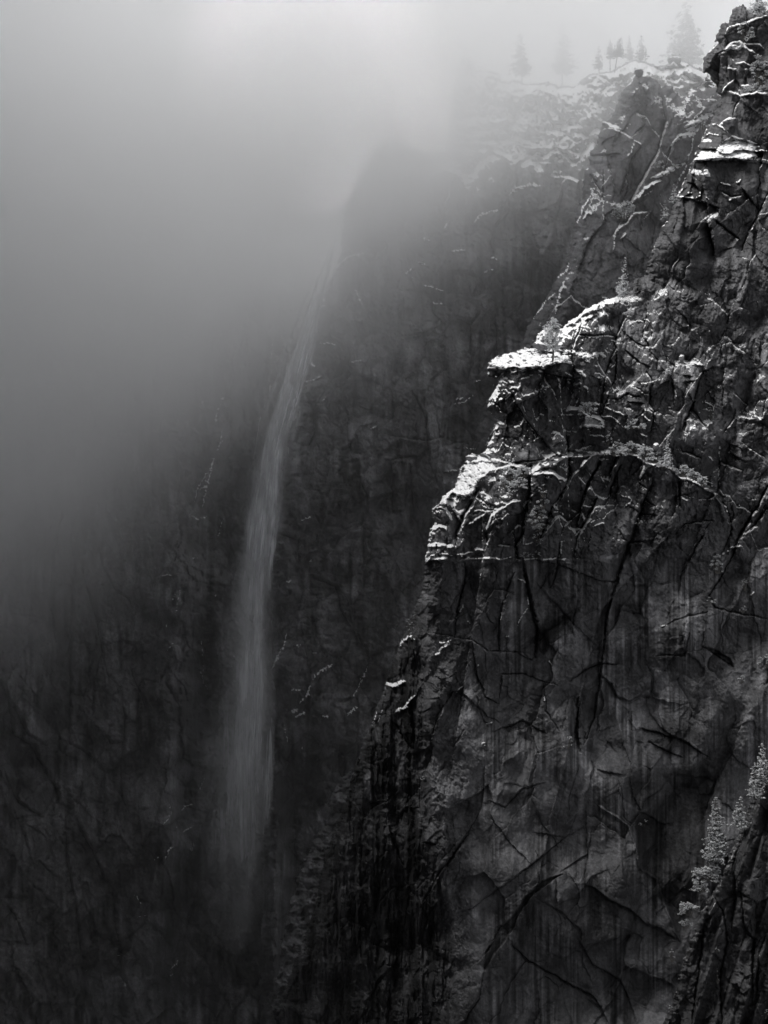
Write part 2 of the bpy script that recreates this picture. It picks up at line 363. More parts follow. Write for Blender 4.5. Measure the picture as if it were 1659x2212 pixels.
# the snowy prow shelf
A.step(T('E1', "610,470 650,512 740,528 800,532 880,528 1000,522 1080,512 1110,525 1150,500 1200,478 1300,466 1345,480 1372,505"), 22, 30, 210)
A.spoly(T('E1', "618,482 700,432 800,392 880,377 940,347 1020,347 1040,372 1150,387 1240,377 1330,387 1352,410 1340,445 1368,492 1365,506 1340,482 1300,473 1200,485 1120,530 1080,516 1000,528 930,536 880,532 800,536 740,528 650,515"), .13, (15, 6), 1, 2.4)
shp = T('E1', "600,475 700,425 800,385 880,370 940,340 1020,340 1040,365 1150,380 1240,370 1330,380 1375,410 1390,500 1360,510 1340,490 1300,480 1200,492 1120,536 1080,522 1000,534 930,540 880,536 800,540 740,532 650,520")
sB, sM = A.inside(shp, False); A.ak[sB] *= np.where(sM, .1, 1); A.D[sB] += np.where(sM, 2.2*fbm(A.U[sB]/11, A.V[sB]/5, 33, 3), 0)
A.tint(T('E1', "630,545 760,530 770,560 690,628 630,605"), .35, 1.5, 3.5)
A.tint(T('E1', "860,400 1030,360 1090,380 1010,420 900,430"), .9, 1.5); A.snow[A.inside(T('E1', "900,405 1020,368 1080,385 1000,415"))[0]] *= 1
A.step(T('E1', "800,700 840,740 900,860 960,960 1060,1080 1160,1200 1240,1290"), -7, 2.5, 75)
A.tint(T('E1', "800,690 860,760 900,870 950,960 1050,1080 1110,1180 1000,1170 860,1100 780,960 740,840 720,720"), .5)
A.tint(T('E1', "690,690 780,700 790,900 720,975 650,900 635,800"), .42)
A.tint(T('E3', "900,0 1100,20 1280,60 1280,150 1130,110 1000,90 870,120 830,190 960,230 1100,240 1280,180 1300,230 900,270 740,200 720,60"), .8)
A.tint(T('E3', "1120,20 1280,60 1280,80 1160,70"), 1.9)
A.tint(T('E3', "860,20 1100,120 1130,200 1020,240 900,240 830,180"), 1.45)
for s_ in ("1510,60 1440,150 1405,240 1370,330 1355,400 1375,470 1380,560 1380,640 1370,700 1362,790 1300,900", "1110,520 1118,570 1300,605 1385,630", "1115,570 1130,635 1200,720 1230,800", "1400,235 1540,245 1660,235"):
    A.groove(T('E1', s_), 1.3, 3, .5)
for s_ in ("1590,0 1510,22 1440,62 1370,122 1310,152 1268,192", "1505,72 1440,132 1412,165 1385,255", "905,640 908,680 880,732", "1110,668 1100,700 1080,738", "1160,680 1135,700 1108,740",
  "750,600 790,620 830,650 870,640", "815,702 850,694 900,700", "1380,532 1440,555 1480,612", "1300,560 1370,602", "1385,665 1420,655 1440,665", "1455,680 1485,692 1500,738", "1440,430 1480,440 1515,472", "1540,405 1600,398 1655,432",
  "1300,892 1340,882 1400,885", "1300,932 1380,922", "1400,927 1465,922", "1410,965 1500,945 1560,950 1600,975 1622,1042", "1455,1020 1530,1028 1620,1044", "1420,1052 1445,1022", "1540,832 1600,838", "1060,548 1110,562", "820,540 850,560 880,540 960,552",
  "1365,760 1368,790", "1320,650 1350,655", "1270,220 1325,242", "1110,200 1070,245 1040,285", "1230,610 1255,640 1258,715"):
    A.sline(T('E1', s_), 1.5)
A.sline(T('E1', "1590,0 1510,22 1440,62 1370,122"), 3.0, 1.5)
for s_, a_ in (("1295,880 1340,875 1400,880 1500,935 1600,960 1630,1040", 6), ("1440,1025 1530,1020 1640,1040", 4), ("1400,900 1460,905 1500,930", 3)):
    A.step(T('E1', s_), a_, 5, 40, .6)
# E2: ramp of cracks right of the prow
A.tint(T('E2', "350,370 345,500 330,620 290,760 215,960 200,930 245,700 280,520 310,420"), .8, 2, 3.0)
for s_, w_, d_ in (("435,85 390,160 360,225 340,300 340,360 300,450 250,640 225,790 200,950", 1.7, 6), ("350,375 345,500 330,620 290,740 230,900 205,960", 1.5, 5), ("605,-10 606,90 585,180 580,262 630,322 640,382 705,462 695,550", 1.1, 3),
  ("640,150 670,200 640,300", 1, 2), ("605,560 650,612 655,662 636,745 640,850 672,905 662,1000 636,1100", 1.5, 5), ("820,590 835,650 850,700 872,782", 1.2, 3), ("850,480 842,700 850,860", 1.2, 3), ("1182,515 1105,560 1060,640 1030,760 1000,860 940,980 918,1070", 2., 6),
  ("1280,520 1272,700 1262,862", 1.2, 3), ("1200,730 1188,900", 1, 2), ("1360,740 1480,845 1450,905", 1.3, 3), ("930,655 1050,632", 1.2, 3), ("440,822 590,835", 1.1, 3), ("460,680 520,692 570,730 640,760", 1.2, 3), ("420,370 560,482 640,522", 1.2, 3),
  ("430,232 520,302 610,345", 1., 2.5), ("240,240 345,250", 1, 2), ("700,550 780,548", 1, 2), ("920,590 1010,605", .9, 2), ("1395,520 1396,640", .8, 2), ("1640,780 1610,960", 1.2, 3), ("1380,880 1365,960 1310,1040 1280,1090", 1.3, 3), ("1590,300 1590,480", 1, 2), ("860,10 950,90 970,160", 1, 2), ("300,795 380,790 440,750 560,780", 1.4, 3)):
    A.groove(T('E2', s_), w_, d_, .45)
for s_ in ("300,690 292,720 270,745 302,752", "262,782 282,800 282,832 235,840", "218,856 300,882 360,910 410,935 405,942", "210,942 290,938 350,975 375,1000 410,1040", "432,92 415,125 400,162", "298,282 345,296", "650,402 690,447", "560,930 600,945 645,985", "645,618 658,662", "640,850 668,905",
  "848,700 868,778", "870,462 900,452 955,468", "890,420 905,408 938,415 930,440 900,440", "930,992 965,968", "1300,1052 1335,1020 1360,975", "1530,905 1545,940 1605,972", "1095,815 1140,825 1185,860 1190,900", "590,850 604,900", "672,985 685,990", "585,102 610,110 635,130", "1040,230 1050,228", "1150,210 1160,212", "800,855 812,865", "1040,490 1092,502", "455,680 490,675 520,690", "1130,1040 1150,1010 1190,990", "965,155 970,170", "680,905 682,940", "725,460 755,470", "10,545 60,590 88,612", "60,680 95,700 105,740", "15,628 30,632", "185,605 210,612", "165,495 185,515", "50,430 80,455 115,470", "100,415 150,445"):
    A.sline(T('E2', s_), 1.05)
A.spoly(T('E2', "975,1082 985,1008 1022,1003 1052,1058"), -.3); A.spoly(T('E2', "1095,1055 1100,1036 1145,1036 1140,1052"), -.3); A.spoly(T('E2', "140,400 180,388 215,395 262,432 200,430 160,425"), -.2)
A.spoly(T('E2', "0,360 60,375 150,420 120,450 60,440 0,410"), .15, (8, 5), 3); A.spoly(T('E2', "60,1000 100,950 190,980 235,1040 130,1035 60,1030"), -.15, (9, 4), 5)
A.step(T('E2', "845,470 900,465 1000,485 1100,500"), 3, 3, 50, .2)
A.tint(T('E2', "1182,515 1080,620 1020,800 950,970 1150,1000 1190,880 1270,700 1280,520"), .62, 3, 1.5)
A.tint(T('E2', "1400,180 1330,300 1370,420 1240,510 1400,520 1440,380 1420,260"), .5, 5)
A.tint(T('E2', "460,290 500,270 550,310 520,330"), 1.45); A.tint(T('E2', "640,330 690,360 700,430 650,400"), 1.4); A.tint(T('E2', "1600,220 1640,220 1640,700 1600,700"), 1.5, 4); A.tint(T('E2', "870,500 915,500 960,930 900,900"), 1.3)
# E3
A.spoly(T('E3', "445,205 550,205 600,195 652,235 680,265 800,272 850,300 760,322 640,352 610,390 560,420 545,480 500,555 420,585 330,548 290,600 280,650 210,652 150,700 190,640 215,610 280,520 340,520 375,440 385,370 440,280"), .08, (10, 7), 7, 2.6)
A.spoly(T('E3', "290,600 340,590 370,640 320,665 375,700 440,680 430,715 390,745 330,690"), -.35); A.spoly(T('E3', "1015,345 1060,300 1200,252 1228,290 1210,322 1080,338"), -.45)
A.spoly(T('E3', "640,395 690,400 700,440 640,480"), .1, (6, 5)); A.spoly(T('E3', "780,205 820,205 820,250 780,240"), -.4); A.spoly(T('E3', "1330,240 1390,280 1380,300 1330,270"), -.2)
A.step(T('E3', "130,700 205,655 260,672 300,742 318,790"), 5, 4, 45, .7)
A.step(T('E3', "612,865 650,790 670,740 720,695 790,655 830,625 930,617"), 5, 4, 70, .8)
A.step(T('E3', "1005,390 1100,370 1200,375 1240,412 1300,432"), 8, 5, 90, .8)
A.step(T('E3', "1010,350 1100,345 1160,350 1240,395"), 4, 4, 40, .6)
A.step(T('E3', "1270,612 1310,530 1350,440 1380,370 1430,350"), 5, 3, 60, .5)
A.step(T('E3', "1430,327 1480,267 1560,207 1640,215"), 6, 4, 70, .6)
A.step(T('E3', "110,1010 190,985 240,988 290,1000 330,1005"), 4, 4, 60, .5)
for s_ in ("440,822 500,792 560,742 612,718", "580,650 650,672 722,682", "200,655 270,682 300,742 317,777", "175,862 210,830 250,840 282,872", "1030,322 1100,272 1160,227 1220,205 1305,217", "1120,862 1180,822 1200,790 1240,750", "1190,640 1250,692 1200,712", "945,987 1030,972", "1438,700 1470,792", "1480,832 1520,742 1550,690",
  "1540,832 1640,802", "1255,1072 1270,962 1300,952", "1370,172 1440,180 1500,202", "1640,225 1600,272", "100,1105 180,1080 250,1070 330,1085", "360,1077 440,1070", "510,1032 560,1025 612,1032", "820,492 900,490 990,505", "1245,700 1280,722 1285,750", "240,352 300,345 395,348", "410,150 535,162", "0,708 120,710", "690,640 760,625 800,635", "950,690 965,610 1000,605", "1230,660 1215,690", "480,600 520,575 550,605", "1000,480 1045,462", "1060,990 1100,975", "740,780 780,740 815,720", "1180,800 1220,742", "940,830 930,890", "1330,180 1350,130 1360,125"):
    A.sline(T('E3', s_), 1.35)
for s_, w_, d_ in (("1310,0 1312,100 1332,250 1332,400 1285,530 1200,640", 2.6, 9), ("1000,300 1000,560 962,700 945,820 925,920 875,1010 880,1107", 2.6, 9), ("550,520 490,632 420,752 370,882 350,1000", 2.8, 9), ("1640,200 1600,300 1500,450 1440,640", 1.8, 6), ("1570,580 1530,700 1460,832 1400,950 1380,1100", 2.2, 8), ("610,862 630,922 632,985", 2., 5),
  ("850,880 870,980 882,1090", 1.3, 4), ("1200,640 1160,760 1110,900 1060,1000", 2, 6), ("280,930 275,1050", 1.3, 3), ("190,990 185,1060", 1.3, 3), ("1430,700 1300,820 1270,900", 1.2, 3), ("545,560 620,640 760,660", 1.2, 3), ("1240,740 1290,850", 1.2, 3), ("970,290 1000,180", 1.2, 2.5), ("680,262 880,275 1100,255", 1.8, 5), ("700,990 860,1000", 1.2, 3)):
    A.groove(T('E3', s_), w_, d_, .4)
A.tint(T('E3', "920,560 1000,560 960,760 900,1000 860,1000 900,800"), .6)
# E4
for s_, w_, d_ in (("262,180 222,240 130,432 80,532 50,642 0,900", 2.4, 8), ("370,210 320,322 300,382 288,432", 2.2, 7), ("382,290 330,440 297,500 290,572 265,632", 1.9, 6), ("350,530 338,612", 1.2, 3), ("500,262 460,372", 1.2, 3), ("670,430 620,540 590,602 560,702 520,832 470,962 425,1095", 2.8, 9), ("890,440 900,560 900,662", 1.8, 5),
  ("870,480 860,702 820,760", 1.2, 3), ("1240,100 1240,300 1230,440 1215,560 1250,622 1300,662 1330,762 1340,862 1330,902 1290,1002 1250,1070", 1.4, 4), ("1270,92 1440,172", .9, 2), ("1330,92 1330,200 1440,262", 1.3, 4), ("1250,272 1390,332 1440,352", 1.8, 5), ("1100,912 1060,980 1008,1090", 1.3, 4),
  ("1659,480 1580,642 1480,802 1400,962 1345,1107", 3.0, 10), ("905,150 920,190 1080,242", 2., 5), ("1020,150 1000,212", 1.3, 3), ("180,590 160,652 120,762 60,832 0,900", 2., 6), ("860,852 1000,802 1180,782", 1.6, 4), ("540,460 610,500", 1.3, 3), ("600,600 680,662", 1.2, 3), ("630,340 700,250", 1, 2), ("120,900 110,1050", 1., 2), ("1150,800 1100,900", 1., 2), ("1430,100 1560,200 1640,240", 1., 2), ("700,900 640,1000", 1, 2), ("100,400 150,430 260,470", 1, 2), ("40,640 160,660 300,640", 1, 2), ("430,640 560,720 700,740", 1, 2)):
    A.groove(T('E4', s_), w_, d_, .4)
for s_ in ("30,330 60,300 100,250 168,212", "600,290 575,360 550,422", "370,546 420,572 462,582 480,612 418,672", "150,832 230,805 250,812", "152,700 130,740 80,812", "636,530 602,572", "910,580 970,612", "42,700 60,740 75,785", "1270,652 1300,657 1305,702 1325,732", "1207,490 1215,562", "1240,130 1240,200 1250,270", "1235,350 1230,440", "0,360 40,350",
  "500,250 560,245 620,280", "770,360 800,380", "1100,130 1115,110", "930,30 960,40 940,110", "1150,220 1200,280", "1395,640 1415,650", "1330,1012 1370,1002 1425,1012", "1260,1080 1320,1040", "110,42 200,45 250,62", "560,38 620,60", "1320,200 1335,170", "260,428 280,428", "640,300 700,290 760,312"):
    A.sline(T('E4', s_), 1.2)
A.spoly(T('E4', "600,275 640,290 760,300 860,345 800,335 620,315 590,360 555,420 555,400"), -.25, (9, 5), 3); A.spoly(T('E4', "890,405 960,408 1040,440 1120,500 1190,515 1100,515 1000,440 900,430"), -.2, (9, 5), 3)
A.step(T('E4', "200,1085 340,1060 450,972 560,962 700,945"), -5, 2.5, 60)
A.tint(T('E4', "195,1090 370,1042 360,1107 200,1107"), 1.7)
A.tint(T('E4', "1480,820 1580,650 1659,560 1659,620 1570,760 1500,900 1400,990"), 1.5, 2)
# C3
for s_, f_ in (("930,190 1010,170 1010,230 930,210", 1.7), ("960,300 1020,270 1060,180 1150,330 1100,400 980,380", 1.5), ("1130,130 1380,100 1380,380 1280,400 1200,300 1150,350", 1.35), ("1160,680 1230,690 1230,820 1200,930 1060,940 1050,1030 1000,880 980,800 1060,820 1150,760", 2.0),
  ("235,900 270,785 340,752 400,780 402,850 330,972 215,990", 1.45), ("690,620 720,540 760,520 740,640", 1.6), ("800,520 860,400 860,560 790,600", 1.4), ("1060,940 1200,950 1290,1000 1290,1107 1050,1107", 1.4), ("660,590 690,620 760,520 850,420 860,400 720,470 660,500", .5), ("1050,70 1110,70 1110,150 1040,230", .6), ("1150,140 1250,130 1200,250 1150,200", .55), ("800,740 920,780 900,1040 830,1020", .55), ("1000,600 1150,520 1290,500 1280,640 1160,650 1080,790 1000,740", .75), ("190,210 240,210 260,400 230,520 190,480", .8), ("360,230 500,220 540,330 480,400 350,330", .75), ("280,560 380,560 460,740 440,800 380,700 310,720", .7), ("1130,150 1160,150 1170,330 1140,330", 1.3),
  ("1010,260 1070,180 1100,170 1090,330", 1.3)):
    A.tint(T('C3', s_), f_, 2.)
for s_, w_, d_ in (("600,200 618,300 640,420 662,500 655,628", 3.0, 9), ("352,220 350,290 312,440 304,545", 2.2, 7), ("515,380 500,462 495,602", 1.9, 5), ("562,260 520,382", 1.6, 4), ("768,120 750,200 735,290 720,330", 1.8, 5), ("1100,20 1080,70 1040,180 1020,262 980,382 960,470 950,602 930,742 910,882 870,1000", 1.9, 6), ("1385,95 1290,262 1268,352", 1.6, 4), ("190,520 380,552 450,600 600,605 642,642", 1.3, 3.5),
  ("800,732 870,680 940,652 1005,657", 1.9, 5), ("840,800 830,952 850,1040", 3.0, 5), ("1200,502 1270,462 1400,432", 1.8, 4), ("1140,990 1200,1022 1290,1062", 1.4, 3), ("1100,932 1180,952 1280,982 1400,1060", 1.5, 4), ("500,802 510,702 600,700 680,732 750,747", 1.4, 4), ("300,772 230,882 205,982 208,1062", 1.6, 4), ("1070,862 1070,942", 1., 3),
  ("1560,90 1500,200 1440,302 1400,362 1430,412 1500,432 1659,460", 1.8, 5), ("1590,200 1570,332", 1.2, 3), ("1659,-20 1600,60 1560,90", 3, 8), ("690,740 700,860 760,950", 1.2, 3), ("350,940 290,1030", 1.1, 3), ("380,560 400,700 440,800 500,830", 1.3, 3), ("1180,620 1300,620 1320,520", 1.5, 3), ("470,950 600,900 700,960", 1.2, 3), ("560,600 640,640", 1, 3), ("1380,582 1440,622 1512,672", 2, 5), ("620,200 760,230 840,260 940,300", 1.2, 3), ("940,300 1000,300 1010,260", 1.5, 4)):
    A.groove(T('C3', s_), w_*.8, d_*.75, .5)
A.step(T('C3', "930,700 985,745 1000,790 1060,820 1110,790 1150,800 1160,690"), -5, 2.5, 40)
A.step(T('C3', "1375,578 1430,598 1490,630 1515,680"), -4, 2, 40)
A.step(T('C3', "650,300 760,420 800,460 700,520 660,590"), -3, 3, 50)
A.step(T('C3', "-60,700 0,740 40,752 90,732"), 5, 6, 30, 1.)
for s_, w_ in (("62,585 80,555 110,535 135,552", 2.2), ("8,735 30,748 60,748 92,730", 2.6), ("50,862 80,850 110,815 135,788", 1.8), ("232,562 265,565 292,550", 1.6), ("290,560 250,585 240,605 212,620", 1.8), ("310,782 325,760 342,750", 1.1), ("575,490 600,442 628,412", 1.1), ("578,290 602,294 610,306", 1.4), ("505,472 507,430", 1.), ("525,540 540,535", 1.6), ("710,640 727,662", 1.1), ("305,462 330,430 345,398", 1.1),
  ("175,208 200,200 270,203", 2.2), ("195,150 250,146", 1.4), ("270,150 300,150", 1.4), ("380,165 430,162", 1.2), ("390,40 430,10", 1.5), ("440,75 470,45 480,10", 1.4), ("320,10 340,50", 1.8), ("205,80 235,62 260,70", 1.4), ("500,205 560,190", 1.2), ("860,60 885,20 900,5", 1.6), ("1195,492 1225,488", 1.1), ("405,662 408,664", 1.4), ("440,915 470,910", 1.1), ("420,1000 440,998", 1.2), ("1500,150 1540,148", 1.2), ("1580,360 1600,342", 1.2), ("0,720 30,650 60,590", 1.1), ("690,818 695,790", 1.), ("840,258 846,262", 1.3), ("360,470 372,480", 1.1), ("620,370 625,400", 1.3), ("765,122 770,150", 1.), ("685,70 715,55", 1.2), ("600,110 602,140", 1.3)):
    A.sline(T('C3', s_), w_)
# C4
A.tint(T('C4', "1095,240 1300,60 1400,-60 1410,300 1385,500 1285,740 1210,580 1115,440"), .5, 12, 3.)  # recess behind the prow: its shade is put into the albedo
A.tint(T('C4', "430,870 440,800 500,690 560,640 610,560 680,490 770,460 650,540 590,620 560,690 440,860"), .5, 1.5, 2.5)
for s_, A_, R_ in (("545,755 620,830 730,890 810,940 900,980 950,1060 970,1107", -3.5, 45), ("870,505 912,520 970,570 1060,612 1130,672 1192,690 1260,740", -4, 60), ("840,740 900,850 1020,912 1060,1010 1092,1107", -2.5, 40), ("935,165 1010,212 1060,252 1090,332 1110,432 1180,480 1210,582 1280,742", 6, 60), ("660,560 760,620 850,700 860,840 900,930", -2, 40), ("880,1000 940,1030 970,1107", -2, 40)):
    A.step(T('C4', s_), A_, 2., R_)
for s_, w_, d_ in (("390,232 350,292 300,372 210,532 160,602", 1.8, 4), ("435,-20 432,80 420,172 390,232", 1.5, 4), ("305,632 370,612 580,462 662,400 782,300 870,250", 1.3, 3.5), ("430,882 410,1000 335,1107", 2., 4), ("450,200 550,332 640,420", 1., 2.5), ("920,10 1032,32", 1.8, 4), ("1010,40 1030,120 1035,210 1100,270", 1.3, 3), ("760,452 880,372 900,250", 1.2, 3), ("870,180 880,370 865,500", 1.6, 3), ("840,0 800,120 790,250", 1.2, 3), ("455,140 520,170 600,90 700,60", 1.6, 4), ("650,280 780,300", 1., 2.5), ("545,755 620,830 730,890 810,940 900,980 950,1060", 1.3, 3), ("870,505 912,520 970,570 1060,612 1130,672 1192,690", 1.5, 3.5), ("840,740 900,850 1020,912 1060,1010 1092,1107", 1.2, 3), ("700,400 800,460", .9, 2), ("740,120 700,260", .9, 2), ("330,300 200,460 110,560", 1.1, 3), ("280,660 330,780", 1, 2)):
    A.groove(T('C4', s_), w_*.6, d_*.5, .75)
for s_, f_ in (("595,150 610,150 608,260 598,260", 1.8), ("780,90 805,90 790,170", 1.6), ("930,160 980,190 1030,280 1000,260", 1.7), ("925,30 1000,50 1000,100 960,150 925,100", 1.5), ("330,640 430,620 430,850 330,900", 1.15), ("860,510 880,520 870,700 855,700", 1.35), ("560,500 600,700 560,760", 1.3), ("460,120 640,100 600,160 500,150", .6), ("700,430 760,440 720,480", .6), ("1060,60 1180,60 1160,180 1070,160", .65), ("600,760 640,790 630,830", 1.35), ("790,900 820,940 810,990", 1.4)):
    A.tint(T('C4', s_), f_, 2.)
for s_ in ("155,40 175,48", "205,215 222,240", "1120,235 1140,240"): A.sline(T('C4', s_), 1.2)
for s_ in ("930,0 900,70 870,150", "870,40 845,110 820,150", "560,980 520,1080 440,1300", "640,830 620,960 580,1100", "855,120 830,170"):
    A.sline(T('E7', s_), .7, .4)
A.sline(T('E7', "1030,40 1060,15 1110,10 1145,-10"), 1.6)
A.sline(T('E7', "548,1345 552,1358"), 1.4)
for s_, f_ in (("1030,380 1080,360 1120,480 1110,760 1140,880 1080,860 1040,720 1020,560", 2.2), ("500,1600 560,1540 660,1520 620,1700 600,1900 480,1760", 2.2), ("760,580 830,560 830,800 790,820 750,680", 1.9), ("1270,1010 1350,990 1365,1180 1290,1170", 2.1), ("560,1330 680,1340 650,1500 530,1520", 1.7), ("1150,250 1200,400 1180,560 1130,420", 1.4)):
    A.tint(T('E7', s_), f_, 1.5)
for s_, w_, d_ in (("1000,130 1060,180 1110,280 1170,370", 2.2, 6), ("820,230 860,330 910,600", 2, 5), ("970,1030 1020,1200 1100,1390", 2., 5), ("790,830 900,832", 1.5, 5), ("1270,1170 1380,1190", 1.5, 5), ("640,600 600,740 650,800", 2, 5), ("1659,1100 1500,1330 1400,1450 1330,1600 1260,1700", 1.8, 4)):
    A.groove(T('E7', s_), w_, d_, .4)
# E5 / E6: the tower
for s_, a_, q_ in (("1290,285 1320,240 1400,215 1460,210 1500,185 1580,150 1659,140", 7, .7), ("1275,430 1340,372 1420,362 1500,430 1560,470", 6, 1.), ("1220,470 1290,450", 3, 1.), ("1130,467 1180,430 1240,375", 5, 1.), ("1380,552 1450,540 1520,570", 3, .8), ("1460,602 1550,590", 3, .6), ("1300,590 1390,602", 3, .7), ("1260,812 1290,750 1370,690", 5, .5), ("1300,790 1390,810 1420,832 1430,825 1560,800 1659,812", 6, .6), ("1240,1085 1300,1040 1380,1020", 4, .8), ("1450,375 1590,385 1620,420", 4, .6), ("1420,745 1500,740", 3, .8), ("1250,200 1310,200", 2, 1)):
    A.step(T('E5', s_), a_, 3, 55, q_*.6)
A.spoly(T('E5', "1275,425 1340,368 1420,362 1500,430 1440,400 1390,445 1340,410 1300,440"), -.3)
for s_, w_, d_ in (("1240,480 1235,600 1228,700", 1.5, 4), ("1340,225 1325,180", 1., 3), ("1420,832 1380,922 1350,1000", 1.3, 4), ("1310,500 1300,600 1320,700", 1.2, 3), ("1480,70 1470,200", 1., 3), ("1390,690 1420,760 1410,820", 1.2, 3)):
    A.groove(T('E5', s_), w_, d_, .5)
A.step(T('E6', "1000,335 1010,322 1200,305 1300,315 1510,328 1600,325 1659,340"), 12, 34, 130)
A.spoly(T('E6', "1003,312 1080,282 1190,292 1250,170 1350,112 1500,165 1600,182 1530,240 1570,290 1510,325 1300,312 1010,335"), -.05, (16, 5), 9, 2.4)
A.spoly(T('E6', "988,432 1020,402 1100,420 1135,395 1160,455 1120,462 1080,440"), -.3); A.spoly(T('E6', "1050,280 1090,250 1160,255 1200,275 1120,285"), -.4); A.spoly(T('E6', "1085,158 1110,140 1180,150 1160,165"), -.3)
A.spoly(T('E6', "1125,852 1160,810 1230,775 1225,800 1170,830"), -.4)
for s_ in ("880,632 960,640 1030,657", "1040,660 1080,625 1070,590", "1240,514 1340,536", "1100,130 1150,92 1240,102", "1150,22 1200,5 1260,40 1318,82", "1380,522 1430,482", "1525,910 1500,940 1480,975", "1150,10 1080,150 1020,285", "1000,350 960,450 890,600 865,680", "800,830 740,900", "1530,240 1600,235 1659,245", "1120,640 1150,665", "960,600 1000,600", "1320,665 1340,660", "1225,735 1240,785", "1040,675 1100,680 1150,692", "1620,690 1625,680", "680,1060 650,1107", "1385,1020 1392,1030", "925,560 900,600"):
    A.sline(T('E6', s_), 1.05)
A.step(T('E6', "1030,672 1100,685 1150,692 1230,740 1240,790"), -5, 2, 90)
A.step(T('E6', "1130,850 1160,960 1195,1107 1210,1200"), -5, 2, 60)
A.step(T('E6', "1200,840 1300,920 1410,1012"), -6, 2, 60)
for s_, w_, d_ in (("1130,850 1160,960 1195,1107", 1.5, 4), ("1210,842 1300,920 1412,1012", 1.9, 5), ("1430,560 1500,662 1582,742", 1.4, 4), ("1659,600 1600,740 1520,900 1450,1042 1430,1107", 1.6, 5), ("1260,590 1330,640 1430,622", 1.6, 4), ("950,520 1030,530 1070,600", 1.1, 3), ("1040,480 980,420 1000,360", 2., 5), ("1510,850 1440,900", 1, 2)):
    A.groove(T('E6', s_), w_, d_, .45)
A.outline(A_out, ((3., 6.), (10., 7.), (40., 18.)), 3.2)
A.snow *= 1-.6*sm(A.V, 1250, 1500)*0
A.nosnow = np.maximum(A.nosnow, .9*sm(A.V, 1640, 1760))
A.ak *= 1-.92*sm(A.V, 1225, 1290)
A.ak *= 1-.45*sm(U, 1250, 1350)
A.ak *= 1-.9*sm(fbm(A.U/24, A.V/14, 23, 3), -.1, .12)*sm(A.V, 1190, 1198)
A.ak *= 1-.97*sm(22-A.edge, 0, 9)*(1-sm(A.V, 625, 645)*sm(1230-A.V, 0, 20))
bA = .6+1.1*sm(640-A.V, 0, 60)+1.9*sm(A.V, 1080, 1300)+3.5*sm(16-A.edge, 0, 8)*(1-sm(A.V, 625, 645)*sm(1230-A.V, 0, 20))
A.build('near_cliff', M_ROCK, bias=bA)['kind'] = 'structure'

# ---- B: the prow at the lower right
B = Sheet(1400, 1730, 1660, 2340, 1.6, 560, seed=3)
detail(B, .8, -.25, 11)
B.D += 4.5*voro((B.U+.3*B.V)/24, B.V/170, 150, 1.6, .4, 1.5)[0]
b_o = T('U', "1730,1650 1700,1665 1668,1672 1655,1684 1645,1700 1630,1716 1618,1738 1610,1764 1600,1785 1592,1808 1584,1822 1574,1856 1566,1876 1552,1908 1535,1935 1520,1958 1510,1985 1500,2008 1490,2038 1478,2070 1468,2100 1458,2140 1448,2175 1430,2212 1410,2340 1730,2340")
for s_ in ("1659,60 1620,95 1600,120", "1520,340 1500,390 1480,420", "1440,560 1400,640"): B.sline(T('C4', s_), 1.6)
for s_, w_, d_ in (("1560,250 1510,420 1520,560 1500,700", 1.8, 5), ("1380,700 1360,900 1330,1107", 2, 5), ("1430,560 1470,640 1480,760 1450,900 1460,1107", 1.8, 5), ("1659,700 1620,800 1610,1000", 1.6, 4), ("1540,520 1560,700 1600,740 1590,1040", 1.6, 4), ("1340,710 1420,712", 1., 3)):
    B.groove(T('C4', s_), w_, d_, .4)
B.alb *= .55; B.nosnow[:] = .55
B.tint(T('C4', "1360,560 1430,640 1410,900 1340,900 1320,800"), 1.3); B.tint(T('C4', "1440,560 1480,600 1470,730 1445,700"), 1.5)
B.outline(b_o, ((3., 5.), (14., 6.), (46, 12.)), 4.)
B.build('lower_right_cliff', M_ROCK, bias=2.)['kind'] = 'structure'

# ---- C: the pinnacle buttress and the gully behind the tower
C = Sheet(1080, 1660, 120, 1080, 1.6, 770, seed=5)
C.rough = np.full(C.U.shape, .72, np.float32)
detail(C, 1.0, -.35, 21)
C.D += 40*sm(700-C.V, 0, 600)
c_o = T('U', "1371,160 1371,152 1377,147 1386,149 1390,161 1407,165 1424,175 1427,190 1437,183 1452,184 1457,198 1467,200 1469,212 1474,208 1484,205 1492,190 1509,190 1519,197 1532,190 1560,185 1655,185 1655,1078 1085,1078 1090,900 1120,760 1140,705 1150,690 1172,655 1196,612 1212,582 1228,540 1236,500 1246,452 1256,430 1258,404 1262,366 1274,358 1270,345 1274,327 1291,310 1290,292 1296,280 1300,264 1314,259 1327,240 1337,212 1340,198 1356,182 1364,172")
C.step(T('E5', "225,1062 245,1045 290,1085 380,1110"), 6, 5, 60, .9)
C.step(T('E5', "390,800 480,710 510,650 640,660 700,690"), 3, 3, 40, .7)
C.step(T('U', "1425,180 1440,260 1420,330 1370,420 1340,480"), -14, 5, 160)          # pinnacle before its right shoulder
C.step(T('E6', "180,90 300,40 480,130 560,60"), 3, 3, 60, .2)
C.tint(T('E6', "190,90 200,180 130,230 110,330 190,280 380,250 330,120"), .75); C.tint(T('E5', "630,710 720,710 700,850 650,900"), 1.8, 1.5); C.tint(T('E6', "180,290 330,290 330,440 180,420"), 1.3)
C.step(T('E6', "105,290 180,280 380,270"), -5, 3, 60)
C.step(T('E6', "500,680 540,640 600,560 640,535 740,500"), 8, 4, 110, .5)
C.step(T('E6', "320,1000 350,930 440,870 500,790 640,770"), 4, 4, 70, .5)
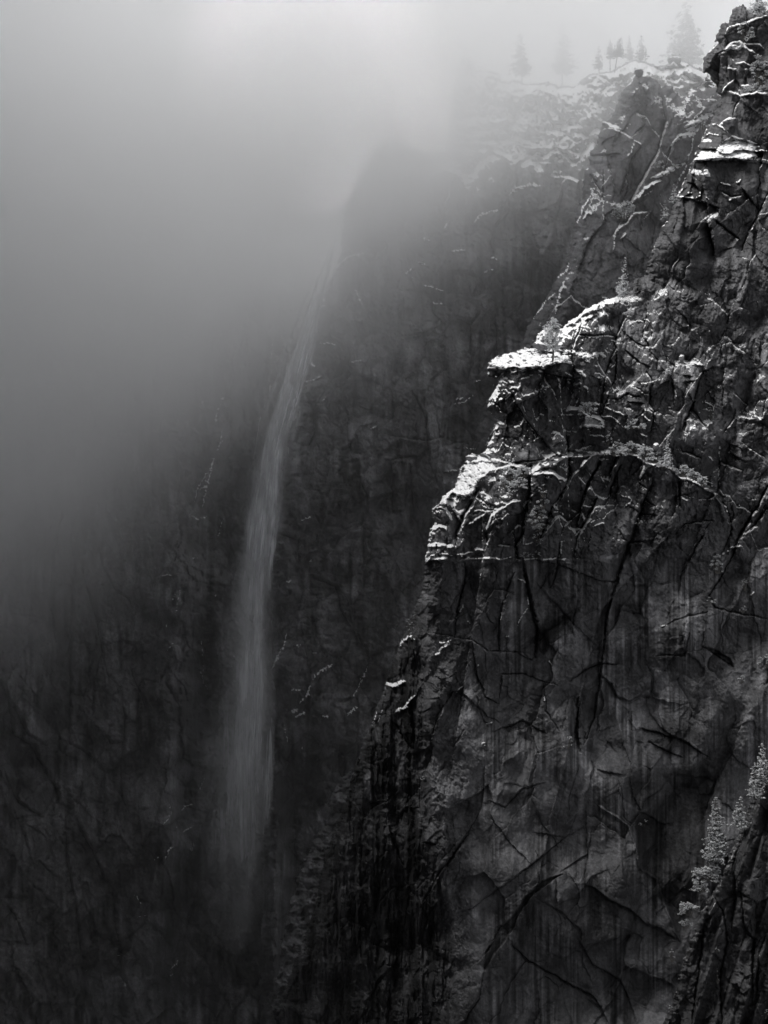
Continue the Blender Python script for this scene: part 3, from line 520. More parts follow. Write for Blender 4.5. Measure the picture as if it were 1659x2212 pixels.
C.spoly(T('E6', "820,200 860,130 950,60 1070,10 1060,60 1000,120 900,130 840,190"), -.05, (10, 6)); C.spoly(T('E6', "650,480 760,400 860,350 970,340 880,390 800,440 700,480"), .05, (10, 5)); C.spoly(T('E5', "850,1000 900,950 955,985 930,1010"), -.1); C.spoly(T('E5', "930,1107 1000,1030 1180,960 1200,990 1060,1070"), .0, (9, 5))
C.spoly(T('E5', "915,890 990,770 1060,770 1000,850 975,905"), .1)
for s_, w_ in (("70,392 50,480 40,612", 1.5), ("110,390 70,400", 1.4), ("130,622 100,680 60,720 40,800 0,890", 1.6), ("240,660 235,760 240,850", 1.2), ("385,870 340,950 322,1107", 1.3), ("430,955 380,1010", 1.2), ("500,170 480,250 440,300", 1.2), ("500,155 570,182", 1.2), ("500,740 460,830", 1.1), ("640,775 590,830", 1.3), ("660,580 590,640", 1.), ("780,420 740,460", 1.2), ("1060,10 1010,120 1000,230 960,330", 1.3), ("530,680 600,560 740,500", 1.4), ("960,350 900,480 850,600", 1.2), ("95,760 130,780 90,770 60,830", 2.), ("150,570 160,575", 2)):
    C.sline(T('E6', s_), w_)
for s_ in ("800,30 790,60 740,100", "760,80 720,110 700,150", "700,200 650,260 610,292", "780,100 750,200 740,250", "740,160 690,200 640,270"):
    C.sline(T('C2', s_), 1.8)
for s_, w_, d_ in (("240,400 238,640 245,850", 1.5, 5), ("120,400 130,460 190,560 230,600", 1.8, 6), ("430,400 440,560 400,700", 1.3, 4), ("480,130 600,10", 1.3, 4), ("820,200 800,300 760,420", 1.3, 4), ("560,200 480,300 420,500 380,640", 1.5, 5)):
    C.groove(T('E6', s_), w_, d_, .5)
C.outline(c_o, ((3., 5.), (12., 10.), (60, 45.)), 2.5)
C.ak *= .55
C.ak *= 1-.93*sm(20-C.edge, 0, 9)
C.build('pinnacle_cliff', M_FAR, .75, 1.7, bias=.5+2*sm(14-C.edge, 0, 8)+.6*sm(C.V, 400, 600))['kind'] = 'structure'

# ---- D: the long middle wall right of the fall, snowy terraces on its top
Dm = Sheet(520, 1680, 90, 2330, 1.9, 930, seed=8)
detail(Dm, 1.5, -.12, 31)
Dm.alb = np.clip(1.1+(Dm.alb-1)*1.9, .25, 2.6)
U, V = Dm.U, Dm.V
Dm.D += 10*np.sin(np.clip((U-560)/420, 0, 3.1))*-1+.03*np.clip(1100-V, 0, None)
topz = 395-.10*(U-900)+34*fbm(U/70, V*0, 14, 3)
rec = np.clip(topz-V, 0, None)
wv = V+26*fbm(U/45, V/45, 15, 3); kn = voro((U+12*fbm(U/30, V/30, 3))/46, wv/30, 160, 1.3, .8, 1.4)[0]; kn2 = voro(U/17, wv/13, 161, 1.2, .8, 1.4)[0]
Dm.D += sm(rec, 0, 40)*(rec*.2+16*kn+5*kn2+3*fbm(U/9, V/7, 18, 3))
Dm.D += sm(V, 900, 1060)*sm(930-U, 0, 200)*(2.4*voro(U/16, V/12, 163, 1.4, .8, 1.3)[0])*sm(1600-V, 0, 260)
rk = sm(V, 1450, 1650)*sm(U, 590, 640); Dm.D += rk*(3.0*voro(U/30, V/44, 164, 1.5, .8, 1.3)[0]+.16*np.clip(V-1500, 0, 700))
d_o = T('U', "752,425 764,396 780,372 786,350 800,338 812,318 826,312 836,300 850,296 868,304 884,312 905,322 930,326 950,334 962,322 966,300 968,270 972,245 975,212 978,190 984,170 996,158 1020,160 1040,150 1062,152 1080,160 1086,176 1110,172 1130,178 1160,180 1185,174 1205,184 1238,186 1250,176 1270,160 1300,154 1330,148 1355,130 1376,128 1392,130 1420,142 1444,136 1450,118 1470,116 1478,130 1500,142 1530,152 1560,160 1675,165 1675,2325 "
  "560,2325 562,2100 566,1900 572,1750 588,1600 600,1520 584,1440 592,1400 588,1340 583,1290 578,1258 573,1212 583,1178 590,1140 604,1110 610,1070 614,1000 622,950 628,925 634,900 640,873 650,830 655,808 672,780 673,747 677,700 682,668 697,640 707,610 720,585 727,570 735,545 738,500 742,460 746,440")
for s_, w_ in (("1300,595 1210,610 1150,630 1080,680 1040,740 980,830 960,870", 2.2), ("950,940 1000,880", 1.5), ("920,1010 940,990", 2.5), ("870,1085 900,1065 950,1050", 2.2), ("860,1130 880,1120", 2.2), ("850,1200 865,1170", 1.8), ("850,1415 890,1418", 1.4), ("740,1705 800,1700 850,1690 920,1652", 1.5), ("900,1372 960,1368 1000,1375 1052,1392", 1.3), ("1150,1545 1200,1530 1270,1520", 1.3),
  ("910,1882 960,1832", 1.2), ("1190,880 1240,970 1280,1058", 1.), ("1380,165 1460,160", 1.8), ("1480,190 1520,180 1572,195", 1.5), ("1410,230 1470,232", 1.3), ("1420,100 1465,102", 2), ("1490,480 1500,470", 1.8), ("740,1710 700,1780 670,1900 650,2000", 1.2), ("835,1530 850,1570 870,1565", 2.5), ("1335,2110 1400,2085", 1.4), ("650,2050 690,2030", 1.5)):
    Dm.sline(T('E8', s_), w_)
for s_, w_ in (("540,842 570,812 640,795 682,803", 2.6), ("390,960 420,925 470,912 510,905", 2.2), ("540,600 600,632 670,640", 2), ("570,530 640,535 700,545", 2.2), ("0,740 40,728", 2), ("730,740 770,745", 2), ("560,700 620,670 680,700 730,705", 1.8), ("100,640 0,660", 2), ("240,680 290,640 380,660", 2), ("560,700 545,710", 2), ("200,830 270,805", 1.3), ("400,800 410,830", 1.5), ("290,1087 350,1078", 1.8), ("170,1030 200,1040", 1.5), ("250,1000 285,950", 1.3), ("730,760 800,770", 2)):
    Dm.sline(T('C1', s_), w_)
for s_, w_ in (("170,128 200,130 262,152", 1.5), ("210,198 262,205", 1.4), ("300,638 350,630 392,598", 1.5), ("310,620 340,612", 2), ("400,545 420,530", 1.6), ("430,68 470,58", 1.5), ("465,0 490,15", 2.), ("145,20 180,40", 1.2), ("110,105 125,90", 1.2), ("340,828 400,832", 1.), ("255,930 320,925", 1.3), ("430,830 500,690", 1.), ("440,840 515,690", .8), ("130,45 90,80", 1.)):
    Dm.sline(T('C2', s_), w_)
Dm.step(T('C1', "450,1100 465,1060 480,980 530,920 590,900"), -7, 3, 70); Dm.step(T('C1', "530,925 620,920 720,905"), -5, 3, 60)
Dm.step(T('C1', "0,640 60,650 150,620 220,640 250,700"), 4, 5, 60, .6); Dm.step(T('C1', "220,650 330,640 400,660"), 4, 5, 60, .6)
Dm.step(T('C1', "390,610 500,640 560,600 680,640 800,640 880,600"), 6, 6, 60, .7)
for s_, w_, d_ in (("260,285 330,270 375,300 375,480 350,600", 1.2, 4), ("120,580 180,700 200,900 240,1000", 1.4, 4), ("0,770 180,800 260,780", 2, 5), ("90,830 95,1100", 2.5, 4), ("440,840 400,950 360,1107", 2, 5), ("250,300 180,330 60,350", 1.2, 3), ("610,30 600,200 560,300", 1.3, 4), ("480,250 490,420 470,600", 1.2, 4), ("160,860 0,880", 1.8, 4), ("30,900 40,1107", 3., 5), ("110,880 130,1107", 2.4, 5), ("215,640 240,760 230,870", 1.2, 4)):
    Dm.groove(T('C2', s_), w_, d_, .5)
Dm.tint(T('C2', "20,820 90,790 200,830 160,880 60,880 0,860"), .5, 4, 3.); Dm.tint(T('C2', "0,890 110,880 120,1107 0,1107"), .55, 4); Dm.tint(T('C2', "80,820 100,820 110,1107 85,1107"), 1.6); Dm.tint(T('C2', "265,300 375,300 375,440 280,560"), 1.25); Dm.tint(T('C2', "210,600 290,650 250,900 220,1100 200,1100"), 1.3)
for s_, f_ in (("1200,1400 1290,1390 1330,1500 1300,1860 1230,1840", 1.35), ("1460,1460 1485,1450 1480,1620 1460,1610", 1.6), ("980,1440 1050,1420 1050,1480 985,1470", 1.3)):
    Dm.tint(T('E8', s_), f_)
for s_, w_, d_ in (("1160,60 1190,110 1150,220", 3.5, 8), ("1190,90 1290,120 1290,230 1330,180", 2, 6), ("1140,210 1160,300 1170,450 1230,560", 2, 5), ("1330,150 1340,280 1450,320 1480,440 1560,560 1600,620", 1.8, 5), ("1450,320 1500,370 1540,560", 1.8, 4), ("1570,0 1570,340", 2, 5), ("1230,560 1180,650 1180,760 1250,860", 1.6, 5), ("1300,480 1340,700", 1.5, 3)):
    Dm.groove(T('D3', s_), w_, d_, .5)
Dm.step(T('D3', "1150,215 1180,110 1200,60 1230,70"), 5, 3, 50); Dm.step(T('D3', "1330,270 1400,290 1460,320 1500,420 1540,520"), -4, 3, 50)
for s_, w_ in (("1300,40 1350,15", 1.8), ("1235,300 1262,295", 2.6), ("1335,215 1345,210", 1.5), ("1170,680 1200,630 1230,570 1240,520", 1.8), ("1350,720 1380,690 1440,660", 3), ("1290,830 1330,790 1340,740", 2), ("1255,860 1290,855", 4), ("1270,890 1320,865", 2.5), ("1500,880 1530,850 1550,840", 3), ("1520,810 1560,730 1590,670", 1.8), ("1390,885 1420,885", 2), ("1255,770 1300,768", 1.5), ("1160,180 1170,130", 1.4), ("1280,580 1300,570", 2), ("1345,610 1370,608", 1.5), ("1300,1040 1310,1010", 1.5), ("1240,1000 1230,920", 1.3)):
    Dm.sline(T('D3', s_), w_)
Dm.nosnow[:] = np.maximum(.15*sm(V, 500, 900), Dm.nosnow)
Dm.snow *= 1-.15*sm(Dm.V, 400, 500)
Dm.outline(d_o, ((3., 5.), (12., 9.), (45, 35.)), 3.)
Dm.ak *= (1-.7*sm(9-Dm.edge, 0, 5))*(1-.6*sm(Dm.V, 380, 450))
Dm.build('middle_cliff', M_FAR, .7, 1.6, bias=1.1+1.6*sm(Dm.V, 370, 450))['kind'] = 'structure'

# ---- E: broken snowy rib at the foot of the near buttress
E = Sheet(560, 960, 1620, 2340, 1.9, 760, seed=13)
detail(E, .9, -.3, 41)
e_o = T('U', "790,1640 765,1655 748,1668 735,1680 722,1700 712,1722 708,1745 716,1750 708,1775 694,1785 686,1805 672,1820 668,1842 655,1855 650,1880 636,1892 640,1915 628,1940 622,1968 612,1990 616,2012 604,2040 608,2070 600,2100 590,2128 596,2150 586,2185 590,2212 578,2340 950,2340 950,1640")
E.D += .5*np.clip(2250-E.V, 0, 700)*.3+4.6*voro((E.U+.3*E.V)/17, (E.V-.2*E.U)/13, 170, 1.5, .9, 1.5)[0]+1.6*voro(E.U/7, E.V/6, 171, 1.4, .9, 1.5)[0]
E.nosnow[:] = .62; E.alb *= 1.15
E.outline(e_o, ((3., 8.), (12., 14.), (50, 40.)), 5.)
E.build('rubble_rib', M_FAR, 1.0, 2.2, .8, bias=1.2)['kind'] = 'structure'

# ---- F: the wall left of and behind the fall
F = Sheet(-130, 872, 300, 2340, 2.1, 1040, seed=17)
detail(F, 1.6, .12, 51)
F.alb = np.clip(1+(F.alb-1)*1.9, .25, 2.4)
U, V = F.U, F.V
rib = np.interp(F.vs, [300, 560, 740, 900, 1060, 1160, 1300, 1500, 1800, 2340], [640, 580, 530, 482, 425, 392, 380, 372, 350, 330])[:, None]+9*fbm(V/110, V*0, 3, 1)
dd = U-rib
F.D += 45*sm(dd, -6, 70)-16*np.exp(-(np.clip(-dd, 0, None)/90)**2)-60*sm(-dd, 60, 520)
F.D += sm(dd, -20, 10)*sm(120-dd, 0, 60)*sm(V, 820, 950)*sm(1900-V, 0, 500)*3.4*voro(U/15, V/12, 180, 1.5, .8, 1.4)[0]
F.D += 2.5*voro((U+8*fbm(U/50, V/90, 3, 2))/40, V/330, 181, 1.6, .4, 1.4)[0]
for s_, w_, d_ in (("270,0 240,100 225,200 222,420 240,560", 2.4, 7), ("305,100 320,250 310,400 300,1000", 3.4, 6), ("330,60 350,260 400,420 450,640 470,720", 2.6, 7), ("420,160 450,250 500,340 550,370 570,410", 1.8, 6), ("240,10 200,100 150,180 80,210", 1.2, 4), ("400,380 440,600 400,740 400,900", 2.2, 6), ("560,670 600,760 630,850", 2.6, 8), ("0,700 40,830 60,960 130,1000 190,1107", 4., 9), ("460,700 520,760 540,900 520,1107", 1.8, 5), ("60,840 120,960 200,1010", 2.6, 7), ("690,740 720,650 740,700", 1.8, 5), ("770,0 780,120 740,250", 2., 6), ("20,440 150,450 250,470", 1, 2), ("300,1000 360,1030 400,1060", 2, 5), ("160,590 220,565", 1.2, 3), ("90,590 110,500 200,440", 1.2, 3), ("450,950 480,1000 540,990", 2.5, 5), ("0,960 80,970 120,960", 2.5, 5)):
    F.groove(T('D3', s_), w_, d_, .5)
for s_, w_, d_ in (("20,20 80,150 180,210", 3., 8), ("180,0 240,80 260,150 300,180", 3., 7), ("60,180 120,340 150,440", 2., 5), ("520,0 530,120 560,200", 3, 7), ("280,180 290,400 330,600 350,800", 2.5, 6), ("0,560 120,560", 1.8, 5), ("20,580 70,640 110,760", 1.8, 5), ("330,240 400,360 450,480", 2., 5), ("480,500 500,700 530,810", 2, 4), ("110,240 200,300", 1.2, 3), ("170,400 230,460 260,470", 2, 4), ("150,800 200,960 240,1107", 1.5, 4), ("0,340 60,380", 1.5, 4)):
    F.groove(T('D4', s_), w_, d_, .5)
for s_, w_, d_ in (("690,760 770,765", 1.8, 5), ("770,860 780,940 760,1100", 1.8, 5), ("650,600 660,1100", 1.3, 3), ("810,830 880,860", 1.5, 5), ("250,870 290,940 280,1107", 1.6, 4), ("210,980 215,1107", 1.6, 4)):
    F.groove(T('D2', s_), w_, d_, .6)
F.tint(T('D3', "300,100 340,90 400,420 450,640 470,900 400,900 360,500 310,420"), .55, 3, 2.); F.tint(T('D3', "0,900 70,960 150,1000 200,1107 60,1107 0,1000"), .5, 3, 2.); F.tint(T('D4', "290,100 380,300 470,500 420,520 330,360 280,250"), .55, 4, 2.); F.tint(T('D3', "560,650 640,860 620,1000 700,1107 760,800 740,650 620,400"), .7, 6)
for s_, w_ in (("970,590 950,640 925,722", 1.6), ("965,680 925,725", 1.2), ("965,790 930,850", 1.8), ("900,880 930,870 900,930 860,990 840,1060", 2.2), ("920,900 890,1010 870,1090", 1.8), ("880,965 905,985 860,1010", 2), ("1010,380 995,440", 1.2), ("1050,100 1080,60 1100,40", 2.), ("1090,90 1150,60", 1.6), ("1180,350 1172,440", 2.), ("1185,440 1205,430", 1.6), ("1215,385 1235,382", 1.6), ("1160,590 1172,550", 2.2), ("1140,620 1110,780 1095,900", 1.1), ("860,640 880,625", 1.2), ("965,740 950,800", 1.3)):
    F.sline(T('D2', s_), w_)
for s_, w_ in (("690,272 745,268", 1.5), ("820,10 860,30 900,20", 2), ("830,200 860,200", 1.8), ("740,390 760,350", 1.2), ("715,500 725,480", 1.2), ("720,600 755,560", 1), ("865,680 880,740 905,775", 1.), ("910,360 940,362", 1.5), ("870,540 880,700", .9), ("970,10 940,110", 1.4), ("780,310 760,450", 1), ("1010,620 1015,635", 2)):
    F.sline(T('D3', s_), w_)
for s_, w_ in (("780,190 800,165 840,155", 1.5), ("790,280 830,250", 1.6), ("810,340 830,360 840,310", 1.6), ("710,400 740,340 760,335", 1.8), ("665,405 690,370", 1.6), ("565,540 590,555 615,590", 1.2), ("590,650 640,630", 1), ("730,870 760,850 775,825", 2.2), ("735,900 750,890", 2), ("500,815 530,808", 1.2), ("700,250 740,200 730,155", 1.3), ("755,270 765,250", 1.6), ("855,110 885,40", 1.3), ("340,1025 350,1010", 1.2), ("365,880 375,870", 1.2)):
    F.sline(T('D4', s_), w_)
F.nosnow[:] = .45; F.ak *= .4; F.D += 250*sm(640-V, 0, 330)
F.outline(T('U', "-130,330 100,345 300,345 400,372 480,420 540,455 600,490 660,480 710,462 750,432 800,390 866,360 868,2340 -130,2340"), ((5., 12.), (30., 30.)), 4.)
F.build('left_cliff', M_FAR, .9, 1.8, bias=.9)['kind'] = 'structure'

# ---- ground: the gorge floor and the country round it
def ground():
    n = 90; xs = np.linspace(-4500, 4500, n); ys = np.linspace(-2500, 6500, n)
    X, Y = np.meshgrid(xs, ys); Z = -402+14*fbm(X/260, Y/260, 8, 4)
    co = np.stack([X, Y, Z], -1).reshape(-1, 3); i = np.arange(n*n).reshape(n, n)
    q = np.stack([i[:-1, :-1], i[:-1, 1:], i[1:, 1:], i[1:, :-1]], -1).reshape(-1, 4)
    o = make_mesh('ground', co, q, M_FAR, {'snow': .3+.25*fbm(X/60, Y/60, 3, 3).ravel(), 'tint': np.ones(n*n)}); o['kind'] = 'structure'
ground()

def added_shade_ridge():
    """high wall added on the left, outside the picture, shaped to shade the lower gorge and left fog"""
    n, m = 160, 60
    ys = np.linspace(-700, 1200, n); t = np.linspace(0, 1, m)
    Yg, Tg = np.meshgrid(ys, t, indexing='ij')
    crest = SHADE_RIDGE_Z+45*fbm(Yg/240, Yg*0, 4, 4)
    X = SHADE_RIDGE_X-260*np.clip(Tg-.5, 0, 1)*2-40*np.minimum(Tg, .5)*2+26*fbm(Yg/120, Tg*7, 6, 4)
    up = np.where(Tg < .5, Tg*2, 1-(Tg-.5)*1.2)
    Z = -410+(crest+410)*up
    co = np.stack([X, Yg, Z], -1).reshape(-1, 3); i = np.arange(n*m).reshape(n, m)
    q = np.stack([i[:-1, :-1], i[1:, :-1], i[1:, 1:], i[:-1, 1:]], -1).reshape(-1, 4)
    o = make_mesh('added_shade_cliff', co, q, M_FAR, {'snow': (.2+.5*(Tg > .48)+.2*fbm(Yg/40, Tg*30, 2, 3)).ravel(), 'tint': np.ones(n*m)}); o['kind'] = 'structure'
SHADE_RIDGE_X = -345.; SHADE_RIDGE_Z = 615.
added_shade_ridge()  # added unseen wall, its crest set to keep sun off the lower cliff
# ------------------------------------------------------------------ fog bank
def fog():
    x0, x1, y0, y1, z0, z1 = -420, 420, 640, 1315, -330, 330
    v = [(x, y, z) for z in (z0, z1) for y in (y0, y1) for x in (x0, x1)]
    f = np.array([(0, 2, 3, 1), (4, 5, 7, 6), (0, 1, 5, 4), (2, 6, 7, 3), (0, 4, 6, 2), (1, 3, 7, 5)])
    m, nt = newmat('fog'); o = N(nt, 'ShaderNodeOutputMaterial'); pv = N(nt, 'ShaderNodeVolumePrincipled')
    pv.inputs['Color'].default_value = (.993, .995, .999, 1); pv.inputs['Anisotropy'].default_value = .45
    ge = N(nt, 'ShaderNodeNewGeometry'); sx = N(nt, 'ShaderNodeSeparateXYZ'); tc = N(nt, 'ShaderNodeTexCoord')
    L(nt, tc.outputs['Object'], sx.inputs[0])
    nz = noise(nt, tc.outputs['Object'], .0055, 3, .5)
    x, y, z = sx.outputs
    q = mth(nt, 'SUBTRACT', z, mth(nt, 'MULTIPLY', x, .72))
    q = mth(nt, 'ADD', q, mth(nt, 'MULTIPLY', mth(nt, 'SUBTRACT', nz, .5), 190.))
    r = ramp(nt, q, -40, 208)
    r = mth(nt, 'POWER', r, 1.9)
    fr = ramp(nt, y, 640, 740)
    # a denser cloud bank spilling over the rim left of centre, and thinner air high above it
    vm = N(nt, 'ShaderNodeVectorMath', operation='DISTANCE'); cb = N(nt, 'ShaderNodeCombineXYZ'); L(nt, mth(nt, 'MULTIPLY', x, .8), cb.inputs[0]); L(nt, z, cb.inputs[2]); L(nt, cb.outputs[0], vm.inputs[0]); vm.inputs[1].default_value = (-12, 0, 158)
    vr = N(nt, 'ShaderNodeVectorMath', operation='DISTANCE'); L(nt, cb.outputs[0], vr.inputs[0]); vr.inputs[1].default_value = (-16, 0, 130)
    blob = mth(nt, 'MULTIPLY', mth(nt, 'MULTIPLY', ramp(nt, mth(nt, 'ADD', vr.outputs['Value'], mth(nt, 'MULTIPLY', mth(nt, 'SUBTRACT', nz, .5), 90.)), 5, 67, 1., 0.), mth(nt, 'MULTIPLY', fr, ramp(nt, y, 860, 940, 1., 0.))), .016)
    hi = mth(nt, 'MULTIPLY', ramp(nt, z, 170, 240, 1., 1.25), ramp(nt, z, 120, 180, 1.75, .8))
    back = mth(nt, 'MULTIPLY', mth(nt, 'MULTIPLY', ramp(nt, y, 1000, 1120), ramp(nt, z, 60, 200)), ramp(nt, x, -5, 90, .001, .02))
    hole = mth(nt, 'MAXIMUM', ramp(nt, vm.outputs['Value'], 10, 105, .42, 1.), ramp(nt, y, 940, 1030, 1., 0.)); hi = mth(nt, 'MULTIPLY', hi, hole)
    dn = mth(nt, 'ADD', mth(nt, 'ADD', mth(nt, 'MULTIPLY', mth(nt, 'MULTIPLY', mth(nt, 'MULTIPLY', r, fr), FOG_MAX), hi), back), mth(nt, 'ADD', blob, .00028))
    L(nt, dn, pv.inputs['Density']); L(nt, pv.outputs[0], o.inputs['Volume'])
    ob = make_mesh('fog_bank', np.array(v, float), f, m, smooth=False)
    tag(ob, 'stuff')
fog()
# ------------------------------------------------------------------ waterfall
def waterfall():
    ctr = [(738, 400, 6), (732, 470, 8), (720, 540, 12), (700, 610, 17), (680, 680, 21), (655, 760, 24), (634, 830, 24), (612, 900, 25), (594, 960, 25), (582, 1020, 28), (572, 1100, 33), (562, 1170, 32), (552, 1240, 30),
           (548, 1320, 34), (546, 1400, 35), (542, 1500, 37), (534, 1600, 40), (525, 1700, 42), (518, 1800, 42), (516, 1900, 38), (520, 2000, 34), (526, 2180, 26)]
    c = np.array(ctr, float); vv = np.arange(400, 2180, 7.); cu = np.interp(vv, c[:, 1], c[:, 0]); hw = np.interp(vv, c[:, 1], c[:, 2])
    k = np.ones(9)/9; pad = lambda a: np.convolve(np.pad(a, 4, mode='edge'), k, 'valid'); cu = pad(cu); hw = pad(hw)*1.35
    rs = np.random.RandomState(5); co = []; fa = []; ac = []; al = []; st = []; base = 0
    m = 7; tt = np.linspace(-1, 1, m)
    def ribbon(off, wd, v0, v1, yo, stg, wob, lean=0):
        nonlocal base
        s = (vv >= v0) & (vv <= v1); a = vv[s]
        if len(a) < 6: return
        t = (a-v0)/(v1-v0)
        cc = cu[s]+hw[s]*(off+lean*t)+wob*np.sin(a/70+off*9)
        ww = hw[s]*wd*(.65+.55*np.clip(t, 0, 1))
        fade = np.clip(np.minimum(t*3.2, (1-t)*2.4), 0, 1)
        fade = fade*fade*(3-2*fade)
        Yc = 905+yo+(1-np.clip((a-400)/500, 0, 1))*22
        for i in range(len(a)):
            for q in tt:
                u_ = cc[i]+ww[i]*q; Y_ = Yc[i]+3*(q*q)+1.5*math.sin(q*3+off*20)
                co.append(((u_-U0)*S*Yc[i], Y_, (V0-a[i])*S*Yc[i])); ac.append(q); al.append(fade[i]*stg)
        n = len(a)
        for i in range(n-1):
            for j in range(m-1):
                p = base+i*m+j; fa.append((p, p+1, p+m+1, p+m))
        base += n*m
    # broad veil, then strands
    ribbon(0, 1.15, 400, 1700, 6, .50, 0); ribbon(0, 1.1, 1000, 2170, 5, .42, 0); ribbon(-.15, 1.5, 900, 2060, 10, .26, 0); ribbon(.1, .8, 520, 1500, -3, .42, 0); ribbon(-.75, 1.3, 1250, 2040, 12, .30, 0); ribbon(-.5, 1.2, 800, 1500, 9, .22, 0); ribbon(.1, .9, 1250, 2060, -2, .36, 0); ribbon(-.2, 1.7, 1150, 2100, 14, .2, 0)
    for i in range(64):
        v0 = rs.uniform(420, 1500); ln = rs.uniform(160, 620)
        ribbon(rs.normal(0.08, .38), rs.uniform(.09, .34), v0, min(v0+ln, 1880), rs.uniform(-9, 9), rs.uniform(.2, .6), rs.uniform(0, 1.6), rs.normal(0, .12))
    for v0, v1, o_ in ((690, 1010, .25), (720, 960, .45), (770, 1150, .0), (900, 1250, .3), (980, 1240, -.1), (1040, 1300, .5), (640, 900, -.1)):
        ribbon(o_, .16, v0, v1, -6, 1., 1., .25)
    m_, nt = newmat('falling_water'); o = N(nt, 'ShaderNodeOutputMaterial')
    tc = N(nt, 'ShaderNodeTexCoord'); mp = N(nt, 'ShaderNodeMapping'); mp.inputs['Scale'].default_value = (1, 1, .055); L(nt, tc.outputs['Object'], mp.inputs['Vector'])
    mp2 = N(nt, 'ShaderNodeMapping'); mp2.inputs['Scale'].default_value = (1, 1, .3); L(nt, tc.outputs['Object'], mp2.inputs['Vector'])
    ax = N(nt, 'ShaderNodeAttribute', attribute_name='across').outputs['Fac']; af = N(nt, 'ShaderNodeAttribute', attribute_name='body').outputs['Fac']
    e = mth(nt, 'SUBTRACT', 1., mth(nt, 'MULTIPLY', ax, ax), clamp=True); e = mth(nt, 'POWER', e, 1.6)
    s1 = ramp(nt, noise(nt, mp.outputs[0], .55, 4, .6), .32, .72, .25, 1.); s2 = ramp(nt, noise(nt, mp2.outputs[0], .12, 4, .6), .35, .66, .3, 1.25)
    a = mth(nt, 'MULTIPLY', mth(nt, 'MULTIPLY', e, af), mth(nt, 'MULTIPLY', s1, s2)); a = mth(nt, 'MULTIPLY', a, 1.5, clamp=True)
    d = N(nt, 'ShaderNodeBsdfDiffuse'); tl = N(nt, 'ShaderNodeBsdfTranslucent'); d.inputs['Color'].default_value = (.88, .89, .92, 1); tl.inputs['Color'].default_value = (.88, .89, .92, 1)
    ms = N(nt, 'ShaderNodeMixShader'); ms.inputs[0].default_value = .5; L(nt, d.outputs[0], ms.inputs[1]); L(nt, tl.outputs[0], ms.inputs[2])
    tr = N(nt, 'ShaderNodeBsdfTransparent'); m2 = N(nt, 'ShaderNodeMixShader'); L(nt, a, m2.inputs[0]); L(nt, tr.outputs[0], m2.inputs[1]); L(nt, ms.outputs[0], m2.inputs[2]); L(nt, m2.outputs[0], o.inputs['Surface'])
    ob = make_mesh('waterfall', np.array(co), np.array(fa), m_, {'across': ac, 'body': al})
    tag(ob, 'structure', 'tall thin waterfall dropping down the dark gorge beside the cliff')
waterfall()
# ------------------------------------------------------------------ plants and loose rocks
R_ = random.Random(11)
NR = np.random.RandomState(23)
def clumps(cs, rs_, n, size=.5, frost=.5, squash=.7, bias=.55):
    """leaf sized triangles scattered through small clumps; the upper ones carry frost"""
    cs = np.asarray(cs, float); m = len(cs); rr = np.repeat(np.asarray(rs_, float), n)
    C0 = np.repeat(cs, n, 0); d = NR.normal(size=(m*n, 3)); d /= np.linalg.norm(d, axis=1)[:, None]; rad = NR.rand(m*n)**.45
    p = C0+d*(rad*rr)[:, None]*np.array([1, 1, squash])
    a = NR.normal(size=(m*n, 3)); a[:, 2] = a[:, 2]*.5-.25; a /= np.linalg.norm(a, axis=1)[:, None]
    b = np.cross(a, NR.normal(size=(m*n, 3))); b /= np.linalg.norm(b, axis=1)[:, None]
    s = (rr*size*(.6+.8*NR.rand(m*n)))[:, None]
    tri = np.stack([p-a*s*.5, p+b*s*.42, p+a*s*.9, p-b*s*.42], 1)
    fr = frost+bias*d[:, 2]*rad+.28*NR.normal(size=m*n)
    return tri.reshape(-1, 3), np.repeat(fr, 4)
def quads(n): return np.arange(n*4).reshape(n, 4)
def tube(path, r0, r1, k=7):
    path = np.array(path, float); n = len(path); co = []
    for i, p in enumerate(path):
        r = r0+(r1-r0)*i/(n-1)
        t = path[min(i+1, n-1)]-path[max(i-1, 0)]; t /= np.linalg.norm(t)
        x = np.cross(t, [.3, .9, .2]); x /= np.linalg.norm(x); y = np.cross(t, x)
        for j in range(k):
            a = 2*math.pi*j/k; co.append(p+r*(math.cos(a)*x+math.sin(a)*y))
    f = [(i*k+j, i*k+(j+1) % k, (i+1)*k+(j+1) % k, (i+1)*k+j) for i in range(n-1) for j in range(k)]
    return co, f
class TB:
    def __init__(s): s.c = []; s.f = []
    def add(s, path, r0, r1, k=6):
        c, f = tube(path, r0, r1, k); b = len(s.c); s.c += c; s.f += [tuple(x+b for x in q) for q in f]
    def build(s, name, par): return make_mesh(name, np.array(s.c), np.array(s.f), M_BARK, parent=par)
def root(name, u, v, Y, label, cat, group):
    e = bpy.data.objects.new(name, None); COL.objects.link(e); e.location = ((u-U0)*S*Y, Y, (V0-v)*S*Y); e.empty_display_size = .5
    tag(e, None, label, cat, group); return e
